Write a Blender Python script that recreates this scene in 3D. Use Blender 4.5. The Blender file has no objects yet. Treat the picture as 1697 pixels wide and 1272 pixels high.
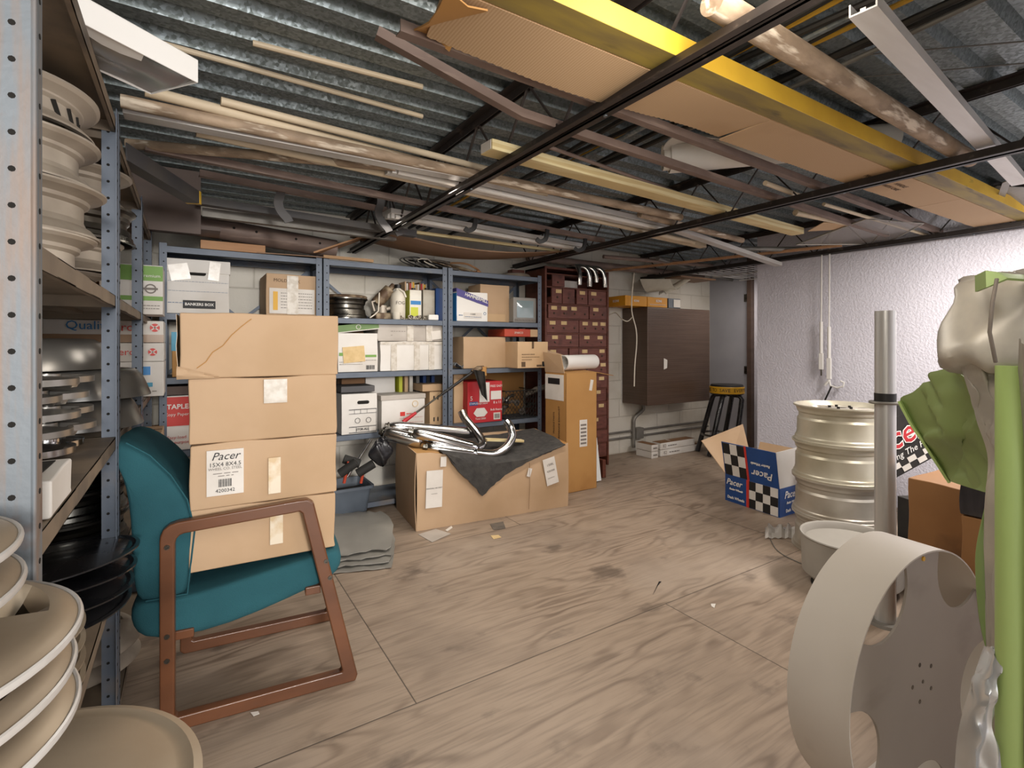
import bpy, bmesh, math, random
from mathutils import Vector, Matrix, Euler, noise
random.seed(7)
COL = bpy.context.scene.collection
PI = math.pi
YAW = math.radians(32.4); SN, CS = math.sin(YAW), math.cos(YAW)
FPX, CXP, HZ, CAMZ = 845.0, 848.5, 570.0, 1.2
V = Vector

def at(px, py, X=None, Y=None, Z=None):
    """point of the place seen at a pixel of the photo, on the plane X=, Y= or Z="""
    a = (px-CXP)/FPX; b = (HZ-py)/FPX
    dx, dy = SN+a*CS, CS-a*SN
    t = X/dx if X is not None else Y/dy if Y is not None else (Z-CAMZ)/b
    return V((t*dx, t*dy, CAMZ+t*b))
def fx(px, Y): return at(px, 570, Y=Y).x
def fz(px, py, Y): return at(px, py, Y=Y).z

# ------------------------------------------------------------------ materials
def lin(h):
    if isinstance(h, str):
        h = [int(h[i:i+2], 16)/255 for i in (0, 2, 4)]
    return tuple((c/12.92 if c <= .04045 else ((c+.055)/1.055)**2.4) for c in h[:3])+(1,)
MC = {}
def mat(name, col, rough=.6, metal=0., c2=None, ns=6., nd=5., amt=(.35, .7), st=(1, 1, 1), bump=0., bs=60., bst=(1, 1, 1),
        c3=None, ns3=2., amt3=(.5, .7), st3=(1, 1, 1), alpha=1., trans=0., spec=.5, vor=False, wave=None, coat=0., tr_col=None, rough2=None):
    m = bpy.data.materials.new(name); m.use_nodes = True
    nt = m.node_tree; N = nt.nodes; L = nt.links; p = N['Principled BSDF']
    p.inputs['Base Color'].default_value = lin(col); p.inputs['Roughness'].default_value = rough; p.inputs['Metallic'].default_value = metal
    p.inputs['Alpha'].default_value = alpha; p.inputs['Transmission Weight'].default_value = trans
    p.inputs['Specular IOR Level'].default_value = spec; p.inputs['Coat Weight'].default_value = coat
    tc = N.new('ShaderNodeTexCoord')
    def mapped(s):
        mp = N.new('ShaderNodeMapping'); mp.inputs['Scale'].default_value = s
        L.new(tc.outputs['Object'], mp.inputs[0]); return mp.outputs[0]
    def ramp(src, a, c1, c2_):
        r = N.new('ShaderNodeMapRange'); r.inputs[1].default_value = a[0]; r.inputs[2].default_value = a[1]
        L.new(src, r.inputs[0]); mx = N.new('ShaderNodeMix'); mx.data_type = 'RGBA'
        L.new(r.outputs[0], mx.inputs[0])
        for i, c in ((6, c1), (7, c2_)):
            if hasattr(c, 'links'): L.new(c, mx.inputs[i])
            else: mx.inputs[i].default_value = lin(c)
        return mx.outputs[2]
    cur = None
    if c2 is not None:
        if vor:
            n = N.new('ShaderNodeTexVoronoi'); n.inputs['Scale'].default_value = ns; out = n.outputs['Color']
            sep = N.new('ShaderNodeSeparateColor'); L.new(out, sep.inputs[0]); out = sep.outputs[0]
        elif wave:
            n = N.new('ShaderNodeTexWave'); n.bands_direction = wave[0]; n.inputs['Scale'].default_value = ns
            n.inputs['Distortion'].default_value = wave[1]; n.inputs['Detail'].default_value = 3; n.inputs['Detail Scale'].default_value = wave[2]; out = n.outputs['Fac']
        else:
            n = N.new('ShaderNodeTexNoise'); n.inputs['Scale'].default_value = ns; n.inputs['Detail'].default_value = nd; out = n.outputs['Fac']
        L.new(mapped(st), n.inputs['Vector'])
        cur = ramp(out, amt, col, c2)
        if rough2 is not None:
            rr = N.new('ShaderNodeMapRange'); rr.inputs[1].default_value, rr.inputs[2].default_value = amt
            rr.inputs[3].default_value = rough; rr.inputs[4].default_value = rough2
            L.new(out, rr.inputs[0]); L.new(rr.outputs[0], p.inputs['Roughness'])
    if c3 is not None:
        n = N.new('ShaderNodeTexNoise'); n.inputs['Scale'].default_value = ns3; n.inputs['Detail'].default_value = 6
        L.new(mapped(st3), n.inputs['Vector'])
        cur = ramp(n.outputs['Fac'], amt3, cur if cur is not None else col, c3)
    if cur is not None: L.new(cur, p.inputs['Base Color'])
    if bump:
        n = N.new('ShaderNodeTexNoise'); n.inputs['Scale'].default_value = bs; n.inputs['Detail'].default_value = 3
        L.new(mapped(bst), n.inputs['Vector'])
        b = N.new('ShaderNodeBump'); b.inputs['Strength'].default_value = bump; b.inputs['Distance'].default_value = .01
        L.new(n.outputs['Fac'], b.inputs['Height']); L.new(b.outputs[0], p.inputs['Normal'])
    MC[name] = m
    return m

# ------------------------------------------------------------------ mesh helpers
def B(): return bmesh.new()
def rot(x=0, y=0, z=0): return Euler((x, y, z)).to_matrix()
def box(bm, c, s, R=None, mi=0):
    c = V(c); h = V(s)/2; vs = []
    for x in (-1, 1):
        for y in (-1, 1):
            for z in (-1, 1):
                v = V((x*h.x, y*h.y, z*h.z))
                if R is not None: v = R @ v
                vs.append(bm.verts.new(c+v))
    for f in ((0, 1, 3, 2), (4, 6, 7, 5), (0, 4, 5, 1), (2, 3, 7, 6), (0, 2, 6, 4), (1, 5, 7, 3)):
        bm.faces.new([vs[i] for i in f]).material_index = mi
    return bm
def bb(bm, lo, hi, mi=0):
    lo, hi = V(lo), V(hi); return box(bm, (lo+hi)/2, hi-lo, None, mi)
def frame_of(t, up=V((0, 0, 1))):
    t = t.normalized(); u = up.cross(t)
    if u.length < 1e-4: u = V((1, 0, 0)).cross(t)
    u.normalize(); return u, t.cross(u)
def sweep(bm, pts, sec, closed=False, cap=True, mi=0, up=V((0, 0, 1)), scl=None):
    """sweep a 2D section (list of (u,v)) along points"""
    pts = [V(p) for p in pts]; n = len(pts); rings = []
    u = None
    for i, p in enumerate(pts):
        a = pts[(i-1) % n] if (closed or i > 0) else p
        b = pts[(i+1) % n] if (closed or i < n-1) else p
        t = (b-a).normalized()
        if u is None: u, w = frame_of(t, up)
        else:
            u = (u-t*u.dot(t)).normalized(); w = t.cross(u)
        k = scl[i] if scl else 1
        rings.append([bm.verts.new(p+u*(q[0]*k)+w*(q[1]*k)) for q in sec])
    m = len(sec)
    for i in range(n if closed else n-1):
        r0, r1 = rings[i], rings[(i+1) % n]
        for j in range(m):
            bm.faces.new((r0[j], r0[(j+1) % m], r1[(j+1) % m], r1[j])).material_index = mi
    if cap and not closed:
        bm.faces.new(rings[0][::-1]).material_index = mi; bm.faces.new(rings[-1]).material_index = mi
    return bm
def circ(r, n=12, ph=0): return [(r*math.cos(2*PI*i/n+ph), r*math.sin(2*PI*i/n+ph)) for i in range(n)]
def rect(w, h): return [(-w/2, -h/2), (w/2, -h/2), (w/2, h/2), (-w/2, h/2)]
def tube(bm, pts, r, n=12, mi=0, cap=True, scl=None): return sweep(bm, pts, circ(r, n), mi=mi, cap=cap, scl=scl)
def pipe(bm, pts, r, wall=.004, n=20, mi=0):
    """open ended hollow tube"""
    pts = [V(p) for p in pts]
    k = len(bm.verts)
    sweep(bm, pts, circ(r, n), cap=False, mi=mi); bm.verts.ensure_lookup_table()
    o0 = [bm.verts[k+i] for i in range(n)]; o1 = [bm.verts[k+(len(pts)-1)*n+i] for i in range(n)]
    k2 = len(bm.verts); sweep(bm, pts, circ(r-wall, n), cap=False, mi=mi); bm.verts.ensure_lookup_table()
    i0 = [bm.verts[k2+i] for i in range(n)]; i1 = [bm.verts[k2+(len(pts)-1)*n+i] for i in range(n)]
    for o, q in ((o0, i0), (o1, i1)):
        for j in range(n): bm.faces.new((o[j], o[(j+1) % n], q[(j+1) % n], q[j])).material_index = mi
    return bm
def lathe(bm, prof, n=40, M=None, close=True, mi=0):
    """prof: list of (r,z); revolves round z; closed profile loop if close"""
    rings = []
    for r, z in prof:
        if r < 1e-6: rings.append([bm.verts.new((0, 0, z))]*n)
        else: rings.append([bm.verts.new((r*math.cos(2*PI*i/n), r*math.sin(2*PI*i/n), z)) for i in range(n)])
    m = len(prof)
    for k in range(m if close else m-1):
        a, b = rings[k], rings[(k+1) % m]
        for i in range(n):
            j = (i+1) % n
            q = []
            for v in (a[i], a[j], b[j], b[i]):
                if v not in q: q.append(v)
            if len(q) > 2:
                try: bm.faces.new(q).material_index = mi
                except ValueError: pass
    if M is not None:
        done = set()
        for rg in rings:
            for v in rg:
                if v not in done: v.co = M @ v.co; done.add(v)
    return bm
def prism(bm, poly, M, t, mi=0):
    """2D polygon in M's xy plane, extruded t along M's z"""
    a = [bm.verts.new(M @ V((x, y, 0))) for x, y in poly]; b = [bm.verts.new(M @ V((x, y, t))) for x, y in poly]
    n = len(poly)
    bm.faces.new(a[::-1]).material_index = mi; bm.faces.new(b).material_index = mi
    for i in range(n): bm.faces.new((a[i], a[(i+1) % n], b[(i+1) % n], b[i])).material_index = mi
    return bm
def gridsurf(bm, rows, mi=0, closed=False):
    g = [[bm.verts.new(p) for p in r] for r in rows]
    for i in range(len(g)-1):
        m = len(g[i])
        for j in range(m if closed else m-1):
            bm.faces.new((g[i][j], g[i][(j+1) % m], g[i+1][(j+1) % m], g[i+1][j])).material_index = mi
    return g
def basis(u, v, n, o): 
    return Matrix(((u[0], v[0], n[0], o[0]), (u[1], v[1], n[1], o[1]), (u[2], v[2], n[2], o[2]), (0, 0, 0, 1)))
def soften(bm, amp, sc, seed=0):
    for v in bm.verts:
        v.co += noise.noise_vector(v.co*sc+V((seed*3.1, seed*1.7, 0)))*amp

def thicken(bm, t):
    bm.normal_update(); bd = [(e.verts[0], e.verts[1]) for e in bm.edges if len(e.link_faces) == 1]
    fs = bm.faces[:]; nrm = {v: v.normal.copy() for v in bm.verts}; lo = {v: bm.verts.new(v.co-nrm[v]*t/2) for v in bm.verts[:]}
    new = [([lo[v] for v in f.verts][::-1], f.material_index) for f in fs]
    for v in nrm: v.co += nrm[v]*t/2
    for q, mi in new: bm.faces.new(q).material_index = mi
    for a, b in bd: bm.faces.new((a, b, lo[b], lo[a]))
    bmesh.ops.recalc_face_normals(bm, faces=bm.faces)
def ob(name, bm, mats, parent=None, world=False, bev=0, seg=2, sub=0, solid=0, ang=.6, smooth=True):
    if parent is None:
        # put the origin at the middle of the base
        lo = V((min(v.co.x for v in bm.verts), min(v.co.y for v in bm.verts), min(v.co.z for v in bm.verts)))
        hi = V((max(v.co.x for v in bm.verts), max(v.co.y for v in bm.verts), 0))
        org = V(((lo.x+hi.x)/2, (lo.y+hi.y)/2, lo.z))
        for v in bm.verts: v.co -= org
    bmesh.ops.recalc_face_normals(bm, faces=bm.faces)
    if solid:
        thicken(bm, solid)
    for f in bm.faces: f.smooth = smooth
    if smooth:
        for e in bm.edges:
            if len(e.link_faces) == 2 and e.calc_face_angle(0) > ang: e.smooth = False
    me = bpy.data.meshes.new(name); bm.to_mesh(me); bm.free()
    for m in (mats if isinstance(mats, (list, tuple)) else [mats]):
        me.materials.append(MC[m] if isinstance(m, str) else m)
    o = bpy.data.objects.new(name, me); COL.objects.link(o)
    if parent is None: o.location = org
    else:
        o.parent = parent
        if world: o.matrix_parent_inverse = (Matrix.Translation(parent.location) @ parent.rotation_euler.to_matrix().to_4x4()).inverted()
    if bev:
        md = o.modifiers.new('bevel', 'BEVEL'); md.width = bev; md.segments = seg; md.limit_method = 'ANGLE'; md.angle_limit = .7
        md.harden_normals = True
    if sub:
        md = o.modifiers.new('sub', 'SUBSURF'); md.levels = sub; md.render_levels = sub
    return o
def tag(o, label, cat, group=None, kind=None):
    if label: o['label'] = label
    if cat: o['category'] = cat
    if group: o['group'] = group
    if kind: o['kind'] = kind
    return o
def thing(name, label, cat, loc=(0, 0, 0), rz=0, group=None, rx=0, ry=0):
    o = bpy.data.objects.new(name, None); COL.objects.link(o); o.empty_display_size = .05
    o.location = loc; o.rotation_euler = (rx, ry, rz)
    return tag(o, label, cat, group)
def solo(name, bm, mats, label, cat, group=None, **k): return tag(ob(name, bm, mats, None, **k), label, cat, group)
def struct(name, bm, mats, **k): return tag(ob(name, bm, mats, None, **k), None, None, None, 'structure')
def kids(o): return [c for c in COL.objects if c.parent is o]
def dup(o, loc, rz=None, label=None, parent=None, tilt=None):
    c = o.copy(); COL.objects.link(c)
    if parent is None:
        c.location = loc
        if rz is not None: c.rotation_euler.z = rz
        if tilt: c.rotation_euler.x, c.rotation_euler.y = tilt
        if label: c['label'] = label
    else: c.parent = parent
    for ch in kids(o): dup(ch, None, parent=c)
    return c
TXT = []
def text(parent, s, M, size, m, name='lettering', shear=0, align='CENTER', ext=.0003, sx=1, bold=0):
    """lettering; M: 4x4 frame in the parent's space (x along the line, y up the letters, z out of the face)"""
    cu = bpy.data.curves.new(name, 'FONT'); cu.body = s; cu.size = size; cu.extrude = ext; cu.shear = shear; cu.offset = bold
    cu.align_x = align; cu.align_y = 'CENTER'; cu.resolution_u = 2
    o = bpy.data.objects.new(name+'_c', cu); COL.objects.link(o)
    TXT.append((o, parent, M, m, name, sx))
def bake_text():
    bpy.context.view_layer.update()
    dg = bpy.context.evaluated_depsgraph_get()
    for o, parent, M, m, name, sx in TXT:
        me = bpy.data.meshes.new_from_object(o.evaluated_get(dg)); me.name = name
        me.materials.clear(); me.materials.append(MC[m]); me.transform(M @ Matrix.Diagonal((sx, 1, 1, 1)))
        n = bpy.data.objects.new(name, me); COL.objects.link(n); n.parent = parent
    for o, *_ in TXT:
        cu = o.data; bpy.data.objects.remove(o); bpy.data.curves.remove(cu)

# ------------------------------------------------------------------ cartons
class Carton:
    """closed cardboard box; local frame: x across the front, y into depth, z up; front at y=-d/2"""
    def __init__(s, name, label, cat, x0, x1, yf, zb, h, d, m, rz=0, group=None, dent=.003, seed=0, bev=.004, tape=None, seam=True, body='body', loc=None, w=None, ty=0, tx=0):
        s.w = w or (x1-x0); s.d = d; s.h = h
        s.root = thing(name, label, cat, loc or ((x0+x1)/2, yf+d/2, zb), rz, group, rx=tx, ry=ty)
        bm = B(); box(bm, (0, 0, h/2), (s.w, d, h))
        bmesh.ops.subdivide_edges(bm, edges=bm.edges[:], cuts=7, use_grid_fill=True)
        o = V(s.root.location)
        for v in bm.verts:
            if v.co.z > .001: v.co += noise.noise_vector((v.co+o)*7+V((seed, 0, 0)))*dent
        s.body = ob(body, bm, m, s.root, bev=bev, ang=.9)
        if seam:
            b2 = B(); bb(b2, (-s.w/2+.004, -.0015, h-.0005), (s.w/2-.004, .0015, h+.0012)); ob('flap_seam', b2, 'dark_gap', s.root)
        if tape:
            b2 = B(); bb(b2, (-s.w/2-.0008, -.025, h-.05), (s.w/2+.0008, .025, h+.002)); ob('tape', b2, tape, s.root)
    def fr(s, face):
        w, d, h = s.w, s.d, s.h
        if face == 'F': return V((-w/2, -d/2, 0)), V((1, 0, 0)), V((0, 0, 1)), V((0, -1, 0)), w, h
        if face == 'L': return V((-w/2, d/2, 0)), V((0, -1, 0)), V((0, 0, 1)), V((-1, 0, 0)), d, h
        if face == 'R': return V((w/2, -d/2, 0)), V((0, 1, 0)), V((0, 0, 1)), V((1, 0, 0)), d, h
        if face == 'T': return V((-w/2, -d/2, h)), V((1, 0, 0)), V((0, 1, 0)), V((0, 0, 1)), w, d
    def dec(s, face, u0, v0, u1, v1, m, name='label_sticker', label=None, off=.0035, rz=0):
        o, u, v, n, W, H = s.fr(face); bm = B()
        c = o+u*((u0+u1)/2*W)+v*((v0+v1)/2*H)+n*(off/2+.0005)
        R = basis(u, v, n, (0, 0, 0)).to_3x3() @ rot(0, 0, rz)
        box(bm, c, ((u1-u0)*W, (v1-v0)*H, off), R)
        p = ob(name, bm, m, s.root)
        if label: p['label'] = label
        return p
    def txt(s, face, uu, vv, size, st, m, name='lettering', shear=0, off=.0046, rz=0, align='CENTER', sx=1, bold=0):
        o, u, v, n, W, H = s.fr(face)
        M = basis(u, v, n, o+u*(uu*W)+v*(vv*H)+n*off) @ Matrix.Rotation(rz, 4, 'Z')
        text(s.root, st, M, size, m, name, shear, align, sx=sx, bold=bold)
    def lid(s, hl, m, over=.006, name='lid', col=None):
        bm = B(); box(bm, (0, 0, s.h-hl/2+.003), (s.w+2*over, s.d+2*over, hl+.006))
        bmesh.ops.subdivide_edges(bm, edges=bm.edges[:], cuts=4, use_grid_fill=True)
        soften(bm, .002, 9, s.h)
        return ob(name, bm, m, s.root, bev=.004, ang=.9)
    def grip(s, face, uu, vv, wid=.09, hh=.028):
        o, u, v, n, W, H = s.fr(face); bm = B()
        M = basis(u, v, n, o+u*(uu*W)+v*(vv*H)+n*.001)
        r = hh/2; poly = [(wid/2-r+r*math.cos(t), r*math.sin(t)) for t in [(-.5+i/8)*PI for i in range(9)]]+[(-wid/2+r+r*math.cos(t), r*math.sin(t)) for t in [(.5+i/8)*PI for i in range(9)]]
        prism(bm, poly, M, .0028); p = ob('hand_hole', bm, 'dark_gap', s.root); return p
    def lines(s, face, rows, m='ink_grey', name='printed_lines'):
        """small print: rows of (u0,v,u1,height)"""
        o, u, v, n, W, H = s.fr(face); bm = B(); R = basis(u, v, n, (0, 0, 0)).to_3x3()
        for u0, vv, u1, hh in rows:
            x = u0
            while x < u1:
                l = random.uniform(.02, .06); l = min(l, u1-x)
                box(bm, o+u*((x+l/2)*W)+v*(vv*H)+n*.0046, (l*W, hh, .0006), R); x += l+.012
        return ob(name, bm, m, s.root)
def barcode(s, face, u0, v0, u1, v1, m='ink_black'):
    o, u, v, n, W, H = s.fr(face); bm = B(); R = basis(u, v, n, (0, 0, 0)).to_3x3(); x = u0; r = random.Random(u0)
    while x < u1:
        l = r.choice((.004, .007, .011))*(u1-u0)*6
        box(bm, o+u*((x+l/2)*W)+v*((v0+v1)/2*H)+n*.0046, (l*W, (v1-v0)*H, .0006), R); x += l*2
    return ob('barcode', bm, m, s.root)
# ------------------------------------------------------------------ material library
mat('card', 'bda081', .75, c2='b69877', ns=3, bump=.05, bs=30, c3='a88b69', ns3=1.6, amt3=(.55, .8))
mat('card_light', 'caac88', .75, c2='c1a17b', ns=3, bump=.05, bs=25)
mat('card_orange', 'b5884f', .72, c2='ab7d45', ns=3, bump=.05, bs=25, c3='8a5a2b', ns3=1.5, amt3=(.55, .8))
mat('card_amber', '93693f', .7, c2='845b33', ns=4, c3='513720', ns3=3, amt3=(.55, .72))
mat('card_dark', '7d5b3c', .75, c2='6d4e33', ns=3)
mat('card_white', 'dedbd6', .65, c2='d2cdc6', ns=4, bump=.03, bs=30, c3='c3bcb2', ns3=2.4, amt3=(.55, .8))
mat('card_grey', 'b9b2aa', .6, c2='a79f96', ns=5, bump=.04, bs=30)
mat('white', 'e6e4e0', .6); mat('paper', 'ded9d2', .7, c2='d2ccc4', ns=9)
mat('vinyl_white', 'e4e2dd', .45, c2='d6d2ca', ns=5)
mat('card_corr', 'c3a684', .75, c2='b79873', ns=38, wave=('X', .6, 1.), c3='a98a66', ns3=2, amt3=(.55, .8))
mat('red', 'b5222a', .5); mat('red_print', 'c8362f', .5); mat('red_orange', 'b8452c', .5, c2='a33c28', ns=5)
mat('green_print', '6f9a45', .55); mat('green_lid', '6d8a55', .6, c2='5f7b4b', ns=6)
mat('blue_print', '2d7fc0', .5); mat('blue_dark', '1d3f78', .45); mat('violet', '4a4386', .5); mat('teal_print', '3b8fae', .5)
mat('navy', '1c4a8c', .4, c2='184079', ns=6)
mat('yellow', 'd9a520', .5); mat('yellow_box', 'd8961c', .55, c2='cb8a18', ns=5)
mat('ink_black', '1a1a1c', .6); mat('ink_grey', '77706a', .7); mat('ink_brown', '5b4630', .7); mat('ink_red', 'b03030', .6); mat('ink_blue', '2a5a8c', .6)
mat('dark_gap', '16130f', .9)
mat('tape_clear', 'cdb48e', .25, c2='ded2bd', ns=14, amt=(.45, .6)); mat('tape_brown', '8d6e4f', .35); mat('tape_shiny', 'd0cac0', .25, c2='bdb4a6', ns=30, amt=(.42, .6), st=(1, 1, 1))
mat('steel_blue', '646d7a', .5, .15, c2='586270', ns=8, c3='7f7468', ns3=3.5, amt3=(.58, .75), bump=.04, bs=70)
mat('steel_rust', '737a80', .55, .15, c2='83746a', ns=5, amt=(.46, .62), st=(9, 9, .5), c3='6c4c3a', ns3=9, amt3=(.62, .74), bump=.08, bs=60)
mat('shelf_tan', '8c7d6b', .62, .2, c2='75685a', ns=6, c3='5c544c', ns3=3, amt3=(.55, .7), bump=.05, bs=50)
mat('shelf_dark', '4d4d50', .6, .3, c2='5f5a55', ns=4)
mat('wheel_silver', 'bdb8ae', .38, .4, c2='a09788', ns=4, c3='857a69', ns3=2.2, amt3=(.5, .75))
mat('wheel_cream', 'c6c1b0', .36, .35, c2='aba48f', ns=4, c3='8e8674', ns3=2, amt3=(.55, .8))
mat('wheel_dusty', 'bab0a2', .5, .3, c2='a89d8f', ns=6, c3='857b6e', ns3=3, amt3=(.5, .75))
mat('cover_tan', 'b0a28e', .42, .45, c2='a08f79', ns=5, c3='8a7b69', ns3=2.5, amt3=(.52, .75))
mat('cover_silver', 'a9a7a3', .32, .8, c2='95918b', ns=4)
mat('chrome', 'c9c9c9', .14, 1., c2='a59e94', ns=5, amt=(.45, .75), rough2=.3)
mat('chrome_dark', '77756f', .22, 1., c2='4f4a43', ns=9, amt=(.4, .65), rough2=.5)
mat('black_gloss', '15161a', .16, .2, c2='2a2a2c', ns=5, rough2=.4, coat=.3)
mat('black', '191817', .5); mat('black_matte', '1d1b1a', .85, c2='2a2725', ns=8)
mat('rubber', '22211f', .75)
mat('joist_paint', '2a2523', .48, .2, c2='3a322e', ns=9, c3='5a4f48', ns3=20, amt3=(.62, .75))
mat('angle_brown', '7d6b62', .6, .1, c2='6d5b53', ns=7, c3='8d7a6f', ns3=14, amt3=(.55, .7), st3=(.4, 3, 3))
mat('galv', '878f94', .38, .7, c2='6a7277', ns=70, vor=True, amt=(.1, .9), rough2=.55)
mat('deck', '98a2a6', .38, .6, c2='76807f', ns=105, vor=True, amt=(.0, 1.), rough2=.6, c3='6b7478', ns3=1.2, amt3=(.5, .85), st3=(.5, 1, 1))
mat('pipe_dirty', 'a8937c', .7, c2='86735f', ns=7, st=(1, 3, 3), amt=(.4, .6), c3='d6c9b6', ns3=13, amt3=(.56, .66), st3=(.5, 3, 3), bump=.2, bs=40)
mat('pipe_cream', 'cdbda3', .6, c2='b9a88d', ns=5, st=(.6, 4, 4), c3='93826a', ns3=5, amt3=(.58, .72), st3=(.5, 3, 3))
mat('white_metal', 'd5d3d0', .35, .15, c2='c4c0bb', ns=5, st=(.5, 4, 4), c3='a59b90', ns3=3, amt3=(.6, .8))
mat('alu', 'c5c5c5', .3, .9, c2='aeb0b2', ns=30, st=(.2, 1, 1))
mat('alu_pole', 'c6c6c4', .3, .45, c2='babbba', ns=60, st=(1, 1, .05))
mat('lumber', 'e3d4a6', .65, c2='d2bd8a', ns=2.2, wave=('Z', 6, 1.2), st=(.35, 3, 5), c3='b0925c', ns3=3, amt3=(.6, .75), st3=(.4, 3, 3))
mat('ply_pale', 'b08d66', .65, c2='9b7a57', ns=5, st=(.6, 5, 5))
mat('ply_brown', '8a6a4f', .6, c2='7a5c44', ns=4, st=(.5, 4, 4))
mat('ply_orange', 'b58a64', .65, c2='a27650', ns=5, st=(.6, 5, 5))
mat('board_dark', '56443b', .55, c2='483932', ns=4, st=(1, 1, 4))
mat('paint_yellow', 'dfb63a', .5, c2='cda232', ns=6, c3='6e5b2c', ns3=7, amt3=(.66, .74), st3=(.5, 2, 2))
mat('paint_yellow_worn', '9a8640', .6, c2='7a6a42', ns=5, amt=(.42, .62), st=(.5, 3, 3), c3='4f452f', ns3=8, amt3=(.6, .72), st3=(.4, 2, 2))
mat('chair_wood', '6c432a', .34, c2='573521', ns=4, st=(.8, 6, 2), coat=.15)
mat('chair_fabric', '2c5a63', .92, c2='264f58', ns=5, bump=.25, bs=420, c3='49747a', ns3=2.5, amt3=(.6, .85), spec=.2)
mat('cabinet_wood', '6a3a2a', .55, c2='572d21', ns=5, st=(2, 2, 9), c3='432319', ns3=8, amt3=(.55, .75))
mat('cabinet_drawer', '74443a', .55, c2='5f352d', ns=6, st=(2, 2, 9), c3='4a2822', ns3=9, amt3=(.55, .72))
mat('tag_card', 'd8bd8c', .7, c2='cbae7b', ns=30)
mat('felt', '4b4947', .95, c2='3f3e3d', ns=30, c3='5e5a55', ns3=4, amt3=(.55, .75), bump=.3, bs=140, spec=.1)
mat('bin_grey', '58616c', .5, c2='4a525c', ns=5)
mat('tarp_grey', '8b8881', .38, c2='7a7771', ns=3, c3='a39e95', ns3=1.8, amt3=(.5, .7), bump=.06, bs=9)
mat('drum_paint', 'bcb5ac', .45, c2='b2aaa0', ns=2, c3='a39a90', ns3=6, amt3=(.62, .8))
mat('drum_disc_shaded', '968e85', .5, c2='8b837a', ns=2, c3='7d746b', ns3=3, amt3=(.58, .75), st3=(1, 1, 2))  # drum paint darkened: the disc's shadow is put into its colour
mat('bucket_grey', '9c9890', .55, c2='8d8880', ns=3)
mat('tent_green', '82955a', .5, c2='74874d', ns=3, bump=.03, bs=60)
mat('tent_pole', 'a4bb74', .5, c2='94ad66', ns=3, st=(1, 1, .3))
mat('tent_grey', 'a8a39b', .38, .25, c2='948f86', ns=3, c3='b5afa2', ns3=7, amt3=(.5, .7))
mat('tent_silver', 'c5c7c8', .26, .6, c2='a7aaac', ns=4)
mat('plastic_dark', '28262a', .25, c2='3a383b', ns=12, st=(3, 3, .5), coat=.2)
mat('plastic_clear', 'd8d4ce', .2, alpha=.45, c2='f0eeea', ns=14, amt=(.5, .62))
mat('screen', '7e8f93', .08, spec=.8, coat=.6); mat('tv_grey', '8c8a86', .5, c2='7e7c78', ns=5)
mat('panel_brown', '5c4a3e', .3, .1, c2='524136', ns=90, st=(.02, .02, 1), amt=(.4, .6), c3='6b5b4f', ns3=1.6, amt3=(.52, .8), st3=(1, 1, .5))
mat('conduit', '8d8a84', .5, .4, c2='77736c', ns=8)
mat('cord_white', 'ddd5c5', .6)
mat('hook_white', 'd9d7d2', .45)
mat('cable_black', '1b1a19', .5); mat('cable_yellow', 'b98e2c', .5); mat('cable_grey', '6b6964', .5, .3)
mat('rag_black', '201d1b', .9, c2='33302d', ns=12, bump=.3, bs=30); mat('rag_red', '7c2b33', .9, c2='64222a', ns=8)
mat('bag_black', '17171a', .25, c2='232327', ns=10, bump=.5, bs=14, coat=.2)
mat('greasy_brown', '5d4836', .6, .2, c2='9b8a70', ns=14, amt=(.45, .6)); mat('dust_grey', '6e655b', .85, c2='57504a', ns=16)
mat('can_white', 'd9d6cc', .4, .2, c2='c2bcae', ns=8); mat('can_grey', 'a9a498', .45, .3, c2='8a7f70', ns=8); mat('yel_green', 'c3c93a', .45); mat('bottle_white', 'dcd6c8', .5, c2='c7bfae', ns=6)
mat('tile_white', 'e9ecec', .15, coat=.4)
mat('glass_frame', 'a9a59c', .4, .5)
mat('tan_felt', '5f5650', .6)
mat('door_grey', 'a4a4ab', .55, c2='9a9aa2', ns=3)
mat('insul', 'b7b1a2', .7, c2='a39b8a', ns=6)
gm = mat('pane', 'a8a098', .12, alpha=.4)

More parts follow.
